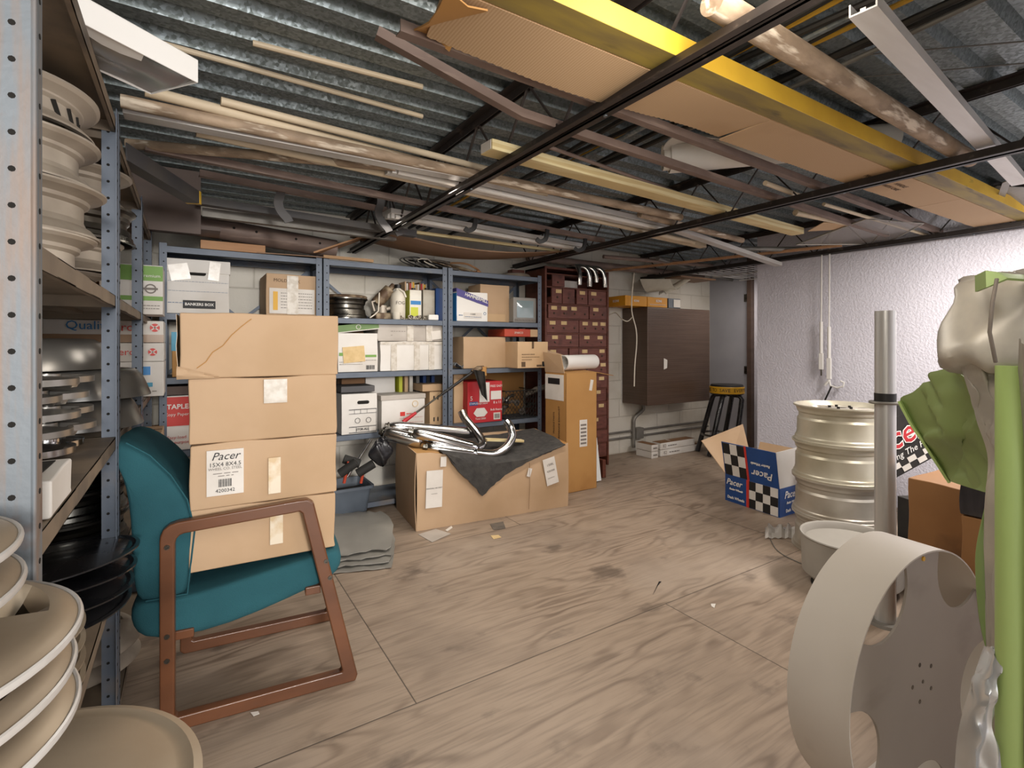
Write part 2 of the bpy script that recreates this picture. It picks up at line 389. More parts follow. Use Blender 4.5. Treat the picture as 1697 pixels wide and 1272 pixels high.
def nodes_of(name, rough=.6, metal=0.):
    m = bpy.data.materials.new(name); m.use_nodes = True; MC[name] = m
    p = m.node_tree.nodes['Principled BSDF']; p.inputs['Roughness'].default_value = rough; p.inputs['Metallic'].default_value = metal
    return m, m.node_tree, p
class G:
    def __init__(s, nt): s.nt = nt; s.N = nt.nodes; s.L = nt.links
    def put(s, sock, v):
        if hasattr(v, 'links'): s.L.new(v, sock)
        else: sock.default_value = v
    def m(s, op, a, b=0., c=0.):
        n = s.N.new('ShaderNodeMath'); n.operation = op
        for i, v in enumerate((a, b, c)): s.put(n.inputs[i], v)
        return n.outputs[0]
    def obj(s): return s.N.new('ShaderNodeTexCoord').outputs['Object']
    def sep(s, v):
        n = s.N.new('ShaderNodeSeparateXYZ'); s.L.new(v, n.inputs[0]); return n.outputs
    def comb(s, x, y, z):
        n = s.N.new('ShaderNodeCombineXYZ')
        for i, v in enumerate((x, y, z)): s.put(n.inputs[i], v)
        return n.outputs[0]
    def noise(s, v, sc, det=4, dist=0.):
        n = s.N.new('ShaderNodeTexNoise'); s.L.new(v, n.inputs['Vector']); n.inputs['Scale'].default_value = sc; n.inputs['Detail'].default_value = det
        n.inputs['Distortion'].default_value = dist; return n.outputs['Fac']
    def rng(s, v, a, b, c=0., d=1.):
        n = s.N.new('ShaderNodeMapRange')
        for i, q in enumerate((v, a, b, c, d)): s.put(n.inputs[i], q)
        return n.outputs[0]
    def mix(s, f, a, b):
        n = s.N.new('ShaderNodeMix'); n.data_type = 'RGBA'; s.put(n.inputs[0], f)
        for i, c in ((6, a), (7, b)): s.put(n.inputs[i], lin(c) if isinstance(c, str) else c)
        return n.outputs[2]
    def bump(s, h, st, p, dist=.01):
        b = s.N.new('ShaderNodeBump'); b.inputs['Strength'].default_value = st; b.inputs['Distance'].default_value = dist
        s.L.new(h, b.inputs['Height']); s.L.new(b.outputs[0], p.inputs['Normal'])

# plywood sheets 2.44 x 1.22, joints staggered by half a sheet
m, nt, p = nodes_of('plywood', .55); g = G(nt)
x, y, z = g.sep(g.obj())
v_ = g.m('DIVIDE', g.m('SUBTRACT', y, 1.61), 1.22); row = g.m('FLOOR', v_)
fy = g.m('ABSOLUTE', g.m('SUBTRACT', g.m('FRACT', g.m('ADD', v_, .5)), .5))          # 0 on the joints
u_ = g.m('ADD', g.m('DIVIDE', g.m('SUBTRACT', x, .643), 2.44), g.m('MULTIPLY', row, .5)); colm = g.m('FLOOR', u_)
fxx = g.m('ABSOLUTE', g.m('SUBTRACT', g.m('FRACT', g.m('ADD', u_, .5)), .5))
off = g.m('ADD', g.m('MULTIPLY', row, 3.7), g.m('MULTIPLY', colm, 1.9))
co = g.comb(g.m('MULTIPLY', x, .55), g.m('MULTIPLY', y, 2.6), off)
n1 = g.noise(co, 1.15, 3, .25)
rings = g.m('ADD', g.m('MULTIPLY', g.m('SINE', g.m('MULTIPLY', n1, 105.)), .5), .5)
fine = g.noise(g.comb(g.m('MULTIPLY', x, 5.), g.m('MULTIPLY', y, 90.), off), 1., 3)
dirt = g.noise(g.comb(x, y, off), 1.7, 6)
ringm = g.m('MULTIPLY', g.m('POWER', rings, 2.2), g.rng(g.noise(co, 3., 2), .35, .75))
c = g.mix(ringm, '9d8b79', '6b5a4b')
c = g.mix(g.rng(fine, .45, .75, 0, .5), c, '6b5d50')
c = g.mix(g.rng(dirt, .5, .72, 0, .6), c, '76675a')
c = g.mix(g.rng(g.noise(g.comb(x, y, 0.), .9, 5), .52, .7, 0, .5), c, 'b5a697')
c = g.mix(g.rng(g.noise(g.comb(x, g.m('MULTIPLY', y, 1.5), 4.), 3.5, 7), .62, .72, 0, .65), c, '4b4037')
seam = g.m('MINIMUM', g.m('MULTIPLY', fy, 1.22), g.m('MULTIPLY', fxx, 2.44))
c = g.mix(g.rng(seam, .0, .0035, 1., 0.), c, '2c241d')
g.L.new(c, p.inputs['Base Color'])
g.L.new(g.rng(dirt, .3, .7, .42, .68), p.inputs['Roughness'])
g.bump(g.m('ADD', g.m('MULTIPLY', fine, .5), g.rng(seam, 0., .006)), .16, p, .006)

# painted concrete block
m, nt, p = nodes_of('block_paint', .6); g = G(nt)
x, y, z = g.sep(g.obj())
rr = g.m('DIVIDE', z, .2); ro = g.m('FLOOR', rr)
fz_ = g.m('MULTIPLY', g.m('ABSOLUTE', g.m('SUBTRACT', g.m('FRACT', g.m('ADD', rr, .5)), .5)), .2)
uu = g.m('ADD', g.m('DIVIDE', x, .4), g.m('MULTIPLY', ro, .5))
fx_ = g.m('MULTIPLY', g.m('ABSOLUTE', g.m('SUBTRACT', g.m('FRACT', g.m('ADD', uu, .5)), .5)), .4)
mort = g.m('MINIMUM', fz_, fx_)
c = g.mix(g.rng(g.noise(g.comb(x, y, z), 2.2, 5), .45, .7), 'd8d3c8', 'c0b8a8')
c = g.mix(g.rng(mort, 0., .006, .35, 0.), c, '8a8072')
g.L.new(c, p.inputs['Base Color'])
g.bump(g.m('ADD', g.rng(mort, 0., .009), g.m('MULTIPLY', g.noise(g.comb(x, y, z), 60, 3), .35)), .5, p, .008)

# trowelled plaster, lilac grey
m, nt, p = nodes_of('plaster', .55); g = G(nt)
o_ = g.obj()
c = g.mix(g.rng(g.noise(o_, 1.5, 4), .4, .7), 'd6d5df', 'cac8d2')
g.L.new(c, p.inputs['Base Color'])
g.bump(g.rng(g.noise(o_, 62, 3, .5), .4, .62), .4, p, .005)

# ------------------------------------------------------------------ room shell
XL, XR, YB, XF = -.70, 4.40, 4.10, 5.56
bm = B(); bb(bm, (-1.2, -2.6, -.04), (6.2, 4.4, 0)); tag(ob('floor', bm, 'plywood'), None, None, None, 'structure')
f = bpy.data.objects['floor']
# keep the material coordinates in place coordinates
def world_origin(o):
    d = V(o.location); o.data.transform(Matrix.Translation(d)); o.location = (0, 0, 0)
world_origin(f)
bm = B(); bb(bm, (-1.2, YB, 0), (XF+.1, YB+.15, 2.32)); world_origin(struct('wall_back', bm, 'block_paint'))
bm = B(); bb(bm, (XL-.12, -2.6, 0), (XL, YB, 2.32)); world_origin(struct('wall_left', bm, 'block_paint'))
bm = B(); bb(bm, (XR, -2.6, 0), (XR+.14, 2.74, 2.32)); world_origin(struct('wall_right', bm, 'plaster'))
bm = B(); bb(bm, (XF, 2.2, 0), (XF+.1, 3.50, 2.32)); bb(bm, (XR+.14, 2.6, 0), (XF, 2.74, 2.32)); struct('wall_side', bm, 'plaster')
bm = B(); bb(bm, (.90, -.62, 0), (3.3, -.52, 2.32)); world_origin(struct('wall_blocker', bm, 'plaster'))  # unseen partition behind the camera, its span set to block light on the right
# door leaf at the end of the passage, with its jamb and hinge
dr = tag(thing('door_1', None, None, (XF, 3.8, 0)), None, None, None, 'structure')
bm = B(); bb(bm, (XF, 3.56, .0), (XF+.045, YB, 2.3)); ob('door_leaf', bm, 'door_grey', dr, world=True)
tj = B(); bb(tj, (XF-.06, 3.50, 0), (XF+.03, 3.555, 2.3)); struct('trim_1', tj, 'board_dark', bev=.003)
for zz in (.85, 1.7):
    hb = B(); tube(hb, [(XF-.012, 3.57, zz), (XF-.012, 3.57, zz+.09)], .008); bb(hb, (XF-.012, 3.57, zz), (XF-.005, 3.62, zz+.09)); ob('hinge', hb, 'chrome_dark', dr, world=True)
# corrugated steel deck, ribs along X
bm = B(); prof = []; yy = -1.0
while yy < YB+.05:
    prof += [(yy, 2.205), (yy+.068, 2.205), (yy+.085, 2.245), (yy+.135, 2.245)]; yy += .152
rows = [[V((xx, q[0], q[1])) for q in prof] for xx in (-1.2, 1., 3., XF+.1)]
gridsurf(bm, rows)
dk = tag(ob('ceiling', bm, 'deck', solid=.0015, ang=.3), None, None, None, 'structure'); world_origin(dk)
# ------------------------------------------------------------------ steel shelving
def post_bm(h, f=.04, t=.0022, sx=1, sy=1, lip=False):
    """angle post, corner at the origin; flanges run along +x*sx and +y*sy; slot holes every 5 cm"""
    bm = B()
    bb(bm, (min(0, sx*f), min(0, sy*t), 0), (max(0, sx*f), max(0, sy*t), h)); bb(bm, (min(0, sx*t), min(0, sy*f), 0), (max(0, sx*t), max(0, sy*f), h))
    if lip:
        tube(bm, [(sx*.002, sy*.002, 0), (sx*.002, sy*.002, h)], .0035, 8)
    z = .04
    while z < h-.02:
        for q in (.6,):
            lathe(bm, [(0, -.0004), (.0042, -.0004), (.0042, .0004), (0, .0004)], 8, Matrix.Translation((sx*f*q, -sy*.0004, z)) @ Matrix.Rotation(PI/2, 4, 'X'), mi=1)
            lathe(bm, [(0, -.0004), (.0042, -.0004), (.0042, .0004), (0, .0004)], 8, Matrix.Translation((-sx*.0004, sy*f*q, z)) @ Matrix.Rotation(PI/2, 4, 'Y'), mi=1)
            lathe(bm, [(0, -.0004), (.0042, -.0004), (.0042, .0004), (0, .0004)], 8, Matrix.Translation((sx*(t+.0004), sy*f*q, z)) @ Matrix.Rotation(PI/2, 4, 'Y'), mi=1)
        z += .05
    return bm
def shelf_bm(w, d, lip=.034):
    bm = B(); t = .002
    bb(bm, (0, 0, -t), (w, d, 0))
    for lo, hi in (((0, 0, -lip), (w, t, 0)), ((0, d-t, -lip), (w, d, 0)), ((0, 0, -lip), (t, d, 0)), ((w-t, 0, -lip), (w, d, 0)), ((0, 0, -lip), (w, .012, -lip+t)), ((0, d-.012, -lip), (w, d, -lip+t))):
        bb(bm, lo, hi)
    bb(bm, (w*.1, d/2-.03, -.016), (w*.9, d/2+.03, -t))
    return bm
def rack(label, loc, rz, w, d, h, zs, mp, ms, group=None, brace=True, lip=False, lips=.034):
    r = thing('shelving_unit', label, 'shelves', loc, rz, group)
    for px_, py_, sx, sy in ((0, 0, 1, 1), (w, 0, -1, 1), (0, d, 1, -1), (w, d, -1, -1)):
        bm = post_bm(h, sx=sx, sy=sy, lip=lip)
        for v in bm.verts: v.co += V((px_, py_, 0))
        ob('post', bm, [mp if (px_, py_) == (0, 0) else 'steel_blue', 'dark_gap'], r, ang=.5)
    for z in zs:
        bm = shelf_bm(w-.008, d-.008, lips)
        for v in bm.verts: v.co += V((.004, .004, z))
        ob('shelf', bm, ms, r)
    if brace:
        bm = B(); sweep(bm, [(0.01, d-.006, h*.55), (w-.01, d-.006, h-.05)], rect(.002, .02)); sweep(bm, [(w-.01, d-.009, h*.55), (.01, d-.009, h-.05)], rect(.002, .02))
        ob('cross_brace', bm, mp, r)
    return r
LX = -.18
R90 = PI/2
rack('rusty blue-grey shelving unit of wheel stacks, nearest at the left edge', (LX, .955, 0), R90, .995, .46, 1.9, (.06, .50, .92, 1.345, 1.875), 'steel_rust', 'shelf_tan', lip=True)
rack('blue-grey shelving unit of hubcaps behind the teal chair back', (LX, 1.962, 0), R90, .955, .46, 1.88, (.06, .50, .92, 1.345, 1.855), 'steel_blue', 'shelf_tan')
rack('blue-grey shelving unit holding white paper cartons in the far left corner', (LX, 2.924, 0), R90, .72, .46, 1.86, (.06, .50, .92, 1.345, 1.84), 'steel_blue', 'shelf_tan')

# ------------------------------------------------------------------ wheels
def rim_prof(R, h):
    return [(R, 0), (R, .007), (R-.006, .011), (R-.008, .024), (R-.013, .03), (R-.018, .05), (R-.019, h-.085), (R-.027, h-.072), (R-.027, h-.05), (R-.019, h-.042), (R-.017, h-.028), (R-.010, h-.016), (R, h-.008), (R, h), (R-.008, h), (R-.019, h-.014), (R-.026, h-.03), (R-.035, h-.045), (R-.035, h-.075), (R-.027, h-.09), (R-.026, .05), (R-.02, .025), (R-.010, 0)]
def rim_prof_old(R, h):
    return [(R-.012, .0), (R-.012, .005), (R-.018, .010), (R-.024, .018), (R-.030, .024), (R-.040, .03), (R-.046, h*.38), (R-.046, h*.66), (R-.036, h*.72), (R-.034, h-.024), (R-.024, h-.018),
            (R-.008, h-.012), (R, h-.005), (R, h), (R-.006, h), (R-.020, h-.008), (R-.040, h-.02), (R-.044, h*.7), (R-.054, h*.64), (R-.054, h*.38), (R-.048, .034), (R-.036, .018), (R-.024, .0)]
def polar(R, hf, nr=10, nt=60, r0=0., thick=.004, Rf=None):
    """dish: height hf(r,theta) over a disc; closed thin shell"""
    bm = B(); top = []; bot = []
    for i in range(nr+1):
        k = i/nr; ra = []; rb = []
        for j in range(nt):
            t = 2*PI*j/nt; RR = Rf(t) if Rf else R; r = r0+(RR-r0)*k
            z = hf(r/RR, t); ra.append(V((r*math.cos(t), r*math.sin(t), z))); rb.append(V((r*math.cos(t), r*math.sin(t), z-thick)))
        top.append(ra); bot.append(rb)
    a = gridsurf(bm, top, closed=True); b = gridsurf(bm, bot, closed=True)
    for j in range(nt):
        q = (j+1) % nt
        bm.faces.new((a[-1][j], a[-1][q], b[-1][q], b[-1][j]))
        if r0 > 0: bm.faces.new((a[0][j], b[0][j], b[0][q], a[0][q]))
    bmesh.ops.remove_doubles(bm, verts=bm.verts, dist=1e-5)
    return bm
def wheel(label, cat, loc, R, h, m, md, face='slots', group=None, tilt=(0, 0), rz=0, fz_=.8):
    r = thing('car_wheel', label, cat, loc, rz, group, rx=tilt[0], ry=tilt[1])
    bm = lathe(B(), rim_prof(R, h) if m != 'wheel_dusty' else rim_prof_old(R, h), 64)
    if 'slotted' in label:
        for i in range(22):
            a = 2*PI*i/22; q = V((math.cos(a), math.sin(a), 0))*(R-.0445); box(bm, q+V((0, 0, h*.47)), (.004, .011, h*.40), rot(0, 0, a) @ rot(.35, 0, 0), mi=1)
    ob('barrel', bm, [m, 'dark_gap'], r, ang=.3)
    Ri = R-.036 if m != 'wheel_dusty' else R-.055
    if face == 'slots':
        def hf(k, t):
            z = h*fz_ - .02*k**2
            if .62 < k < .92: z -= .03*max(0, math.sin(8*t))**.3 if math.sin(8*t) > 0 else 0
            return z
    elif face == 'spokes':
        def hf(k, t):
            s = .5+.5*math.cos(5*t)
            return h*fz_ - (.045*(1-s) if .3 < k < .95 else 0) - .012*k
    else:
        def hf(k, t): return h*fz_ - .015*math.cos(k*6)
    ob('wheel_face', polar(Ri, hf, 12, 80, .03, .005), md, r, ang=.5)
    for i in range(5):
        bm = B(); a = 2*PI*i/5; lathe(bm, [(0, 0), (.008, 0), (.008, .012), (0, .012)], 10, Matrix.Translation((.057*math.cos(a), .057*math.sin(a), h*fz_-.004))); ob('lug_seat', bm, 'dark_gap', r)
    return r
rng = random.Random(3)
# stack on the top tier of the near unit
zz = 1.348
for i, (h, R, lab, fc) in enumerate(((.118, .198, 'dusty silver rim at the bottom of the near upper-shelf stack', 'slots'),
                                 (.118, .206, 'dusty silver rim second from the bottom of the near upper-shelf stack', 'slots'),
                                 (.112, .21, 'dusty silver rim second from the top of the near upper-shelf stack', 'spokes'),
                                 (.10, .205, 'slotted dusty steel rim on top of the near upper-shelf stack', 'slots'))):
    wheel(lab, 'wheel', (LX-.212+rng.uniform(-.012, .012), 1.695+rng.uniform(-.015, .015), zz), R, h, 'wheel_dusty', 'wheel_dusty', fc, 'rims in the near upper-shelf stack', rz=rng.random()*6, tilt=((0, 0), (.02, .015), (0, .0), (.05, .06))[i]); zz += h+.004
zz = 1.348
for i, (h, R, lab, dx) in enumerate(((.10, .165, 'brown dusty rim at the bottom of the stack behind the near rims', 0), (.11, .185, 'brown dusty rim second in the stack behind the near rims', .03),
                                 (.12, .19, 'dark-edged rim third in the stack behind the near rims', .06), (.125, .185, 'tan rim on top of the stack behind the near rims', .055))):
    wheel(lab, 'wheel', (LX-.235+dx, 2.35, zz), R, h, 'wheel_dusty' if i != 2 else 'chrome_dark', 'chrome_dark', 'slots', 'rims in the upper-shelf stack behind', rz=rng.random()*6); zz += h+.001

def cover(name, label, loc, R, H, m, style, group=None, tilt=(0, 0), rz=0, cat='hubcap', m2=None):
    """pressed wheel cover, dished edge turned down"""
    r = thing(name, label, cat, loc, rz, group, rx=tilt[0], ry=tilt[1])
    if style == 'window':        # broad rim with deep pockets
        def hf(k, t):
            z = H-.25*H*k**2
            if k > .9: z -= (k-.9)*.12
            s = math.cos(5*t)
            if .48 < k < .86 and s > .2: z -= min(1, (s-.2)*4)*.045*min(1, (k-.48)*14)*min(1, (.86-k)*14)
            return z
    elif style == 'dome':
        def hf(k, t):
            z = H if k < .72 else H*(1-((k-.72)/.28)**2.4)
            if .55 < k < .70 and math.cos(9*t) > .35: z -= .012
            if k < .25: z -= .008
            return max(z, .0045)
    elif style == 'spoke':
        def hf(k, t):
            s = .5+.5*math.cos(5*t)
            return H*.55+H*.45*(1-k)*1.0-(.014 if s < .3 and .35 < k < .9 else 0)
    else:
        def hf(k, t): return H*(1-.7*k**2)+(.006 if k > .93 else 0)
    Rf = (lambda t: R*(.80+.20*(.5+.5*math.cos(5*t))**.5)) if style == 'spoke' else None
    bm = polar(R, hf, 22, 80, .0 if style != 'spoke' else .035, .004 if style != 'spoke' else .015, Rf)
    if style == 'window':
        for f in bm.faces:
            q = f.calc_center_median(); k = math.hypot(q.x, q.y)/R
            if .5 < k < .84 and math.cos(5*math.atan2(q.y, q.x)) > .30 and f.calc_center_median().z < hf(.45, 0): f.material_index = 1
    ob('disc', bm, [m, 'chrome_dark'], r, ang=.6)
    if style == 'window':
        bm = B(); lathe(bm, [(R+.003*math.cos(a), hf(1, 0)-.001+.005*math.sin(a)) for a in [i*PI/4 for i in range(8)]], 80); ob('rolled_edge', bm, 'white_metal', r)
    elif style == 'spoke':
        bm = B(); lathe(bm, [(.036, -.0), (.05, -.0), (.05, H), (.044, H+.003), (.036, H+.003)], 24); ob('hub', bm, m2 or m, r)
        for i in range(5):
            bm = B(); a = 2*PI*i/5+PI/5; lathe(bm, [(.018, 0), (.028, 0), (.028, H*.8), (.018, H*.8)], 14, Matrix.Translation((.1*math.cos(a), .1*math.sin(a), 0))); ob('lug_ring', bm, m2 or m, r)
    elif style == 'dome':
        bm = B(); lathe(bm, [(0, H-.008), (.05, H-.008), (.045, H+.004), (.0, H+.006)], 24); ob('centre_cap', bm, m, r)
    return r
# flat spoke wheels on the middle tier of the near unit
zz = .922
names = ('chrome spoked centre disc at the bottom of the flat stack', 'flat silver spoked disc second from the bottom', 'flat silver spoked disc in the middle of the flat stack', 'flat silver spoked disc second from the top of the flat stack', 'flat silver spoked disc on top of the flat stack')
for i, lab in enumerate(names):
    h = .05 if i == 0 else .034
    cover('spoked_hubcap', lab, (LX-.225+rng.uniform(-.012, .012), 1.70+rng.uniform(-.015, .015), zz), .20 if i else .185, h, 'chrome' if i == 0 else 'cover_silver', 'spoke', 'flat spoked discs on the middle shelf', rz=rng.random()*6, cat='wheel disc'); zz += h+.006
# big plastic covers on the middle tier behind
cover('hubcap', 'large silver domed wheel cover at the bottom behind the rack post', (LX-.16, 2.25, .922), .205, .095, 'cover_silver', 'dome', 'domed wheel covers on the middle shelf', rz=.3)
cover('hubcap', 'large silver domed wheel cover in the middle behind the rack post', (LX-.15, 2.27, 1.02), .215, .095, 'cover_silver', 'dome', 'domed wheel covers on the middle shelf', rz=.9)
cover('hubcap', 'wide silver domed wheel cover on top below the white paper cartons', (LX-.27, 2.23, 1.118), .23, .10, 'cover_silver', 'dome', 'domed wheel covers on the middle shelf', rz=1.4)
# low white box with a broken edge
c = Carton('carton', 'low white cardboard box with a torn top edge at the shelf front', 'box', 0, 0, 0, 0, .062, .18, 'card_white', loc=(LX-.115, 1.165, .922), w=.22, seam=False, dent=.004)
bm = B(); bb(bm, (-.09, -.07, .064), (.09, .07, .066)); ob('opening', bm, 'dark_gap', c.root)
# stack of black discs
zz = .502
for i, lab in enumerate(('glossy black wheel cover at the bottom of the black stack', 'glossy black wheel cover second from the bottom of the black stack', 'glossy black wheel cover second from the top of the black stack', 'glossy black wheel cover on top of the black stack')):
    cover('hubcap', lab, (LX-.16+i*.006, 1.78+.012*i, zz), .205, .03, 'black_gloss', 'plain', 'black wheel covers on the lower shelf', tilt=(.05, .06), rz=i); zz += .034
# tan covers on the lower shelf in front
zz = .502
for i, lab in enumerate(('tan wheel cover at the bottom of the lower-shelf pile', 'tan wheel cover second from the bottom of the lower-shelf pile', 'tan wheel cover second from the top of the lower-shelf pile', 'tan dusty wheel cover on top of the lower-shelf pile')):
    cover('hubcap', lab, (LX-.20, 1.36, zz), .2, .034, 'cover_tan', 'plain', 'tan wheel covers on the lower shelf', rz=i); zz += .036
# foreground stack from the floor
zz = 0
for i in range(3):
    wheel('dusty tan rim low in the foreground stack at the lower left corner', 'wheel', (-.24, .74, zz), .2, .212, 'cover_tan', 'cover_tan', 'plain', 'rims under the foreground wheel covers', rz=i); zz += .213
cover('hubcap', 'broad flat tan wheel disc sticking out low in the left foreground', (-.195, .735, .664), .21, .055, 'cover_tan', 'plain', rz=.2)
FG = [('tan wheel cover lowest of the pale foreground stack', -.3145, .76), ('tan wheel cover with dark pockets in the middle of the foreground stack', -.318, .805),
      ('tan wheel cover with a shiny pocket, largest in the left foreground', -.3125, .852), ('narrow tan wheel cover second from the top of the foreground stack', -.363, .908), ('tan wheel cover topmost in the left foreground', -.366, .952)]
for i, (lab, cx_, ze) in enumerate(FG):
    cover('hubcap', lab, (cx_, .77, ze), .205, .052, 'cover_tan', 'window', 'tan wheel covers stacked in the left foreground', rz=(.1, .62, .37, .8, .2)[i], m2='white_metal')
# small rims and covers glimpsed behind the chair
for k, (yy, z0, lab) in enumerate(((2.36, .502, 'dull chrome rim lowest behind the teal chair back'), (2.36, .602, 'dull chrome rim second from the bottom behind the teal chair back'), (2.36, .702, 'dull chrome rim topmost behind the teal chair back'))):
    wheel(lab, 'wheel', (LX-.19, yy, z0), .185, .098, 'chrome_dark', 'chrome_dark', 'spokes', 'chrome rims behind the chair', rz=k)
for k, lab in enumerate(('grey hubcap lower of two on the bottom shelf behind the chair', 'grey hubcap upper of two on the bottom shelf behind the chair')):
    cover('hubcap', lab, (LX-.17, 2.36, .062+.06*k), .2, .055, 'wheel_dusty', 'dome', 'grey hubcaps on the bottom shelf', rz=k)
# ------------------------------------------------------------------ paper cartons on the far left unit
def ball(c, face, uu, vv, r, m='red_print'):
    o, u, v, n, W, H = c.fr(face); bm = B()
    prism(bm, circ(r, 20), basis(u, v, n, o+u*(uu*W)+v*(vv*H)+n*.003), .0015)
    q = ob('ball_logo', bm, m, c.root)
    b2 = B(); 
    for a in (.7, -.7): box(b2, o+u*(uu*W)+v*(vv*H)+n*.005, (r*1.9, r*.28, .0008), basis(u, v, n, (0, 0, 0)).to_3x3() @ rot(0, 0, a))
    ob('logo_stroke', b2, 'card_white', q)
x0 = -.60; x1 = -.112; yf = 3.32
c = Carton('carton', 'white paper carton with a blue label, lowest of the corner stack', 'box', x0, x1, yf, .922, .185, .26, 'card_white', group='white paper cartons in the corner', seam=False)
c.dec('F', .72, .62, .88, .86, 'blue_print'); c.dec('F', .76, .28, .90, .40, 'teal_print'); c.lines('F', [(.72, .15, .95, .004)])
c = Carton('carton', 'white paper carton with a red ball logo, middle of the corner stack', 'box', x0, x1, yf, 1.108, .10, .26, 'card_white', group='white paper cartons in the corner', seam=False)
c.txt('F', .33, .55, .062, 'uality', 'blue_print'); c.txt('F', .80, .5, .05, 'xerox', 'red_print', align='RIGHT'); ball(c, 'F', .90, .5, .02)
c = Carton('carton', 'white paper carton with a brown tape band, topmost of the corner stack', 'box', x0, x1, yf, 1.209, .115, .26, 'card_white', group='white paper cartons in the corner', seam=False)
c.dec('F', 0, 0, 1, .36, 'tape_brown', 'tape_band', off=.002)
c.txt('F', .36, .74, .062, 'Quality', 'blue_print'); c.txt('F', .80, .68, .06, 'xerox', 'red_print', align='RIGHT'); ball(c, 'F', .92, .68, .022)
c = Carton('carton', 'small brown carton under the white paper cartons in the corner', 'box', -.36, -.115, 3.2, .502, .24, .28, 'card'); c.dec('F', .1, .1, .4, .35, 'card_white')
c = Carton('carton', 'white carton with green bands overhanging the corner shelf', 'box', -.36, fx(270, 3.1), 3.10, 1.347, .245, .24, 'card_white', seam=False)
c.dec('F', .1, .68, 1, .98, 'green_print', 'green_band', off=.002); c.dec('F', .1, .28, 1, .37, 'green_print', 'green_band', off=.002); c.txt('F', .80, .78, .022, 'Premium', 'card_white')
c.lines('F', [(.6, .12, .95, .003), (.6, .18, .95, .003)]); o_, u_, v_, n_, W_, H_ = c.fr('F'); bm = B(); lathe(bm, [(.018, 0), (.024, 0), (.024, .001), (.018, .001)], 20, basis(u_, v_, n_, o_+u_*(.8*W_)+v_*(.52*H_)+n_*.0035)); box(bm, o_+u_*(.8*W_)+v_*(.52*H_)+n_*.0045, (.06, .001, .01)); ob('seal_mark', bm, 'ink_grey', c.root)
c = Carton('carton', 'tall brown carton on the corner shelf beside the green-banded carton', 'box', -.56, -.372, 3.02, 1.347, .34, .26, 'card_orange')
# ------------------------------------------------------------------ on top of the left units
# white carton with a torn open underside
w0 = at(190, 72, Z=2.05); 
c = thing('open_carton', 'white carton with a torn grey underside on top of the left shelves', 'box', (-.2565, 1.516, 1.902), .644)
bm = B(); W_, D_, H_ = .56, .185, .062; t = .004
for lo, hi in (((-W_/2, -D_/2, 0), (-W_/2+t, D_/2, H_)), ((W_/2-t, -D_/2, 0), (W_/2, D_/2, H_)), ((-W_/2, -D_/2, 0), (W_/2, -D_/2+t, H_)), ((-W_/2, D_/2-t, 0), (W_/2, D_/2, H_)), ((-W_/2, -D_/2, H_-t), (W_/2, D_/2, H_))): bb(bm, lo, hi)
ob('body', bm, 'white', c, bev=.003)
rows = []
for i in range(13):
    r_ = []
    for j in range(9):
        x_ = -W_/2+.006+(W_-.012)*j/8; y_ = -D_/2+.006+(D_-.012)*i/12
        r_.append(V((x_, y_, .006+.010*math.sin(i*.8)*math.sin(j*.7+1)**2+.008*noise.noise(V((x_*9, y_*9, 1))))))
    rows.append(r_)
bm = B(); gridsurf(bm, rows); ob('torn_bottom', bm, 'tent_silver', c, solid=.001, ang=.4)
bm = B(); rows = [[V((x_, -D_/2+.004, .003)), V((x_+.01, -D_/2+.025+.02*abs(math.sin(x_*21)), -.002))] for x_ in [-.1+.04*i for i in range(7)]]; gridsurf(bm, rows); ob('torn_flap', bm, 'white', c, solid=.0015)
# angle bar with yellow tip
p0 = V((-.21, 2.24, 1.875)); p1 = at(322, 328, Y=2.95); 
c = thing('angle_bar', 'dark angle bar with a yellow-painted tip jutting from the left shelves', 'metal bar', p0)
bm = B(); L_ = p1-p0; sweep(bm, [p0, p0+L_*.965], [(-.03, -.03), (.03, -.03), (.03, -.026), (-.026, -.026), (-.026, .03), (-.03, .03)]); ob('bar', bm, 'shelf_dark', c, world=True)
bm = B(); sweep(bm, [p0+L_*.966, p1], [(-.031, -.031), (.031, -.031), (.031, -.025), (-.025, -.025), (-.025, .031), (-.031, .031)]); ob('painted_tip', bm, 'paint_yellow', c, world=True)
# dark board standing across the corner
bm = B(); a0 = at(236, 385, Y=3.38); a1 = at(333, 388, Y=3.38); zt = fz(333, 285, 3.38)
bb(bm, (-.30, 3.38, a1.z), (a1.x, 3.40, zt))
solo('plywood_board', bm, 'board_dark', 'dark brown plywood board standing above the left corner shelves', 'board', bev=.001)
bm = B(); bb(bm, (-.24, 3.40, 1.853), (.16, 3.62, 1.875)); soften(bm, .004, 6); solo('plywood_board', bm, 'board_dark', 'dark offcut lying on the corner shelf top under the brown board', 'board')
# ------------------------------------------------------------------ rear shelving units
Y0 = 3.65; RX = [fx(262, Y0), fx(535, Y0), fx(742, Y0), fx(898, Y0)]
RL = ('blue-grey rear shelving unit behind the carton stack', 'blue-grey rear shelving unit with cans and a chrome rim', 'blue-grey rear shelving unit holding the small monitor')
for i in range(3):
    rack(RL[i], (RX[i]+.003, Y0, 0), 0, RX[i+1]-RX[i]-.006, .40, 1.80, (.06, .56, 1.0, 1.385, 1.785), 'steel_blue', 'steel_blue', lips=.04)
S4, S3, S2, S1 = 1.386, 1.001, .561, 1.786
def C(name, label, px0, px1, ytop, zb, m, yf=3.68, d=.30, cat='box', **k):
    x0, x1 = fx(px0, yf), fx(px1, yf); h = fz((px0+px1)/2, ytop, yf)-zb
    return Carton(name, label, cat, x0, x1, yf, zb, h, d, m, **k)
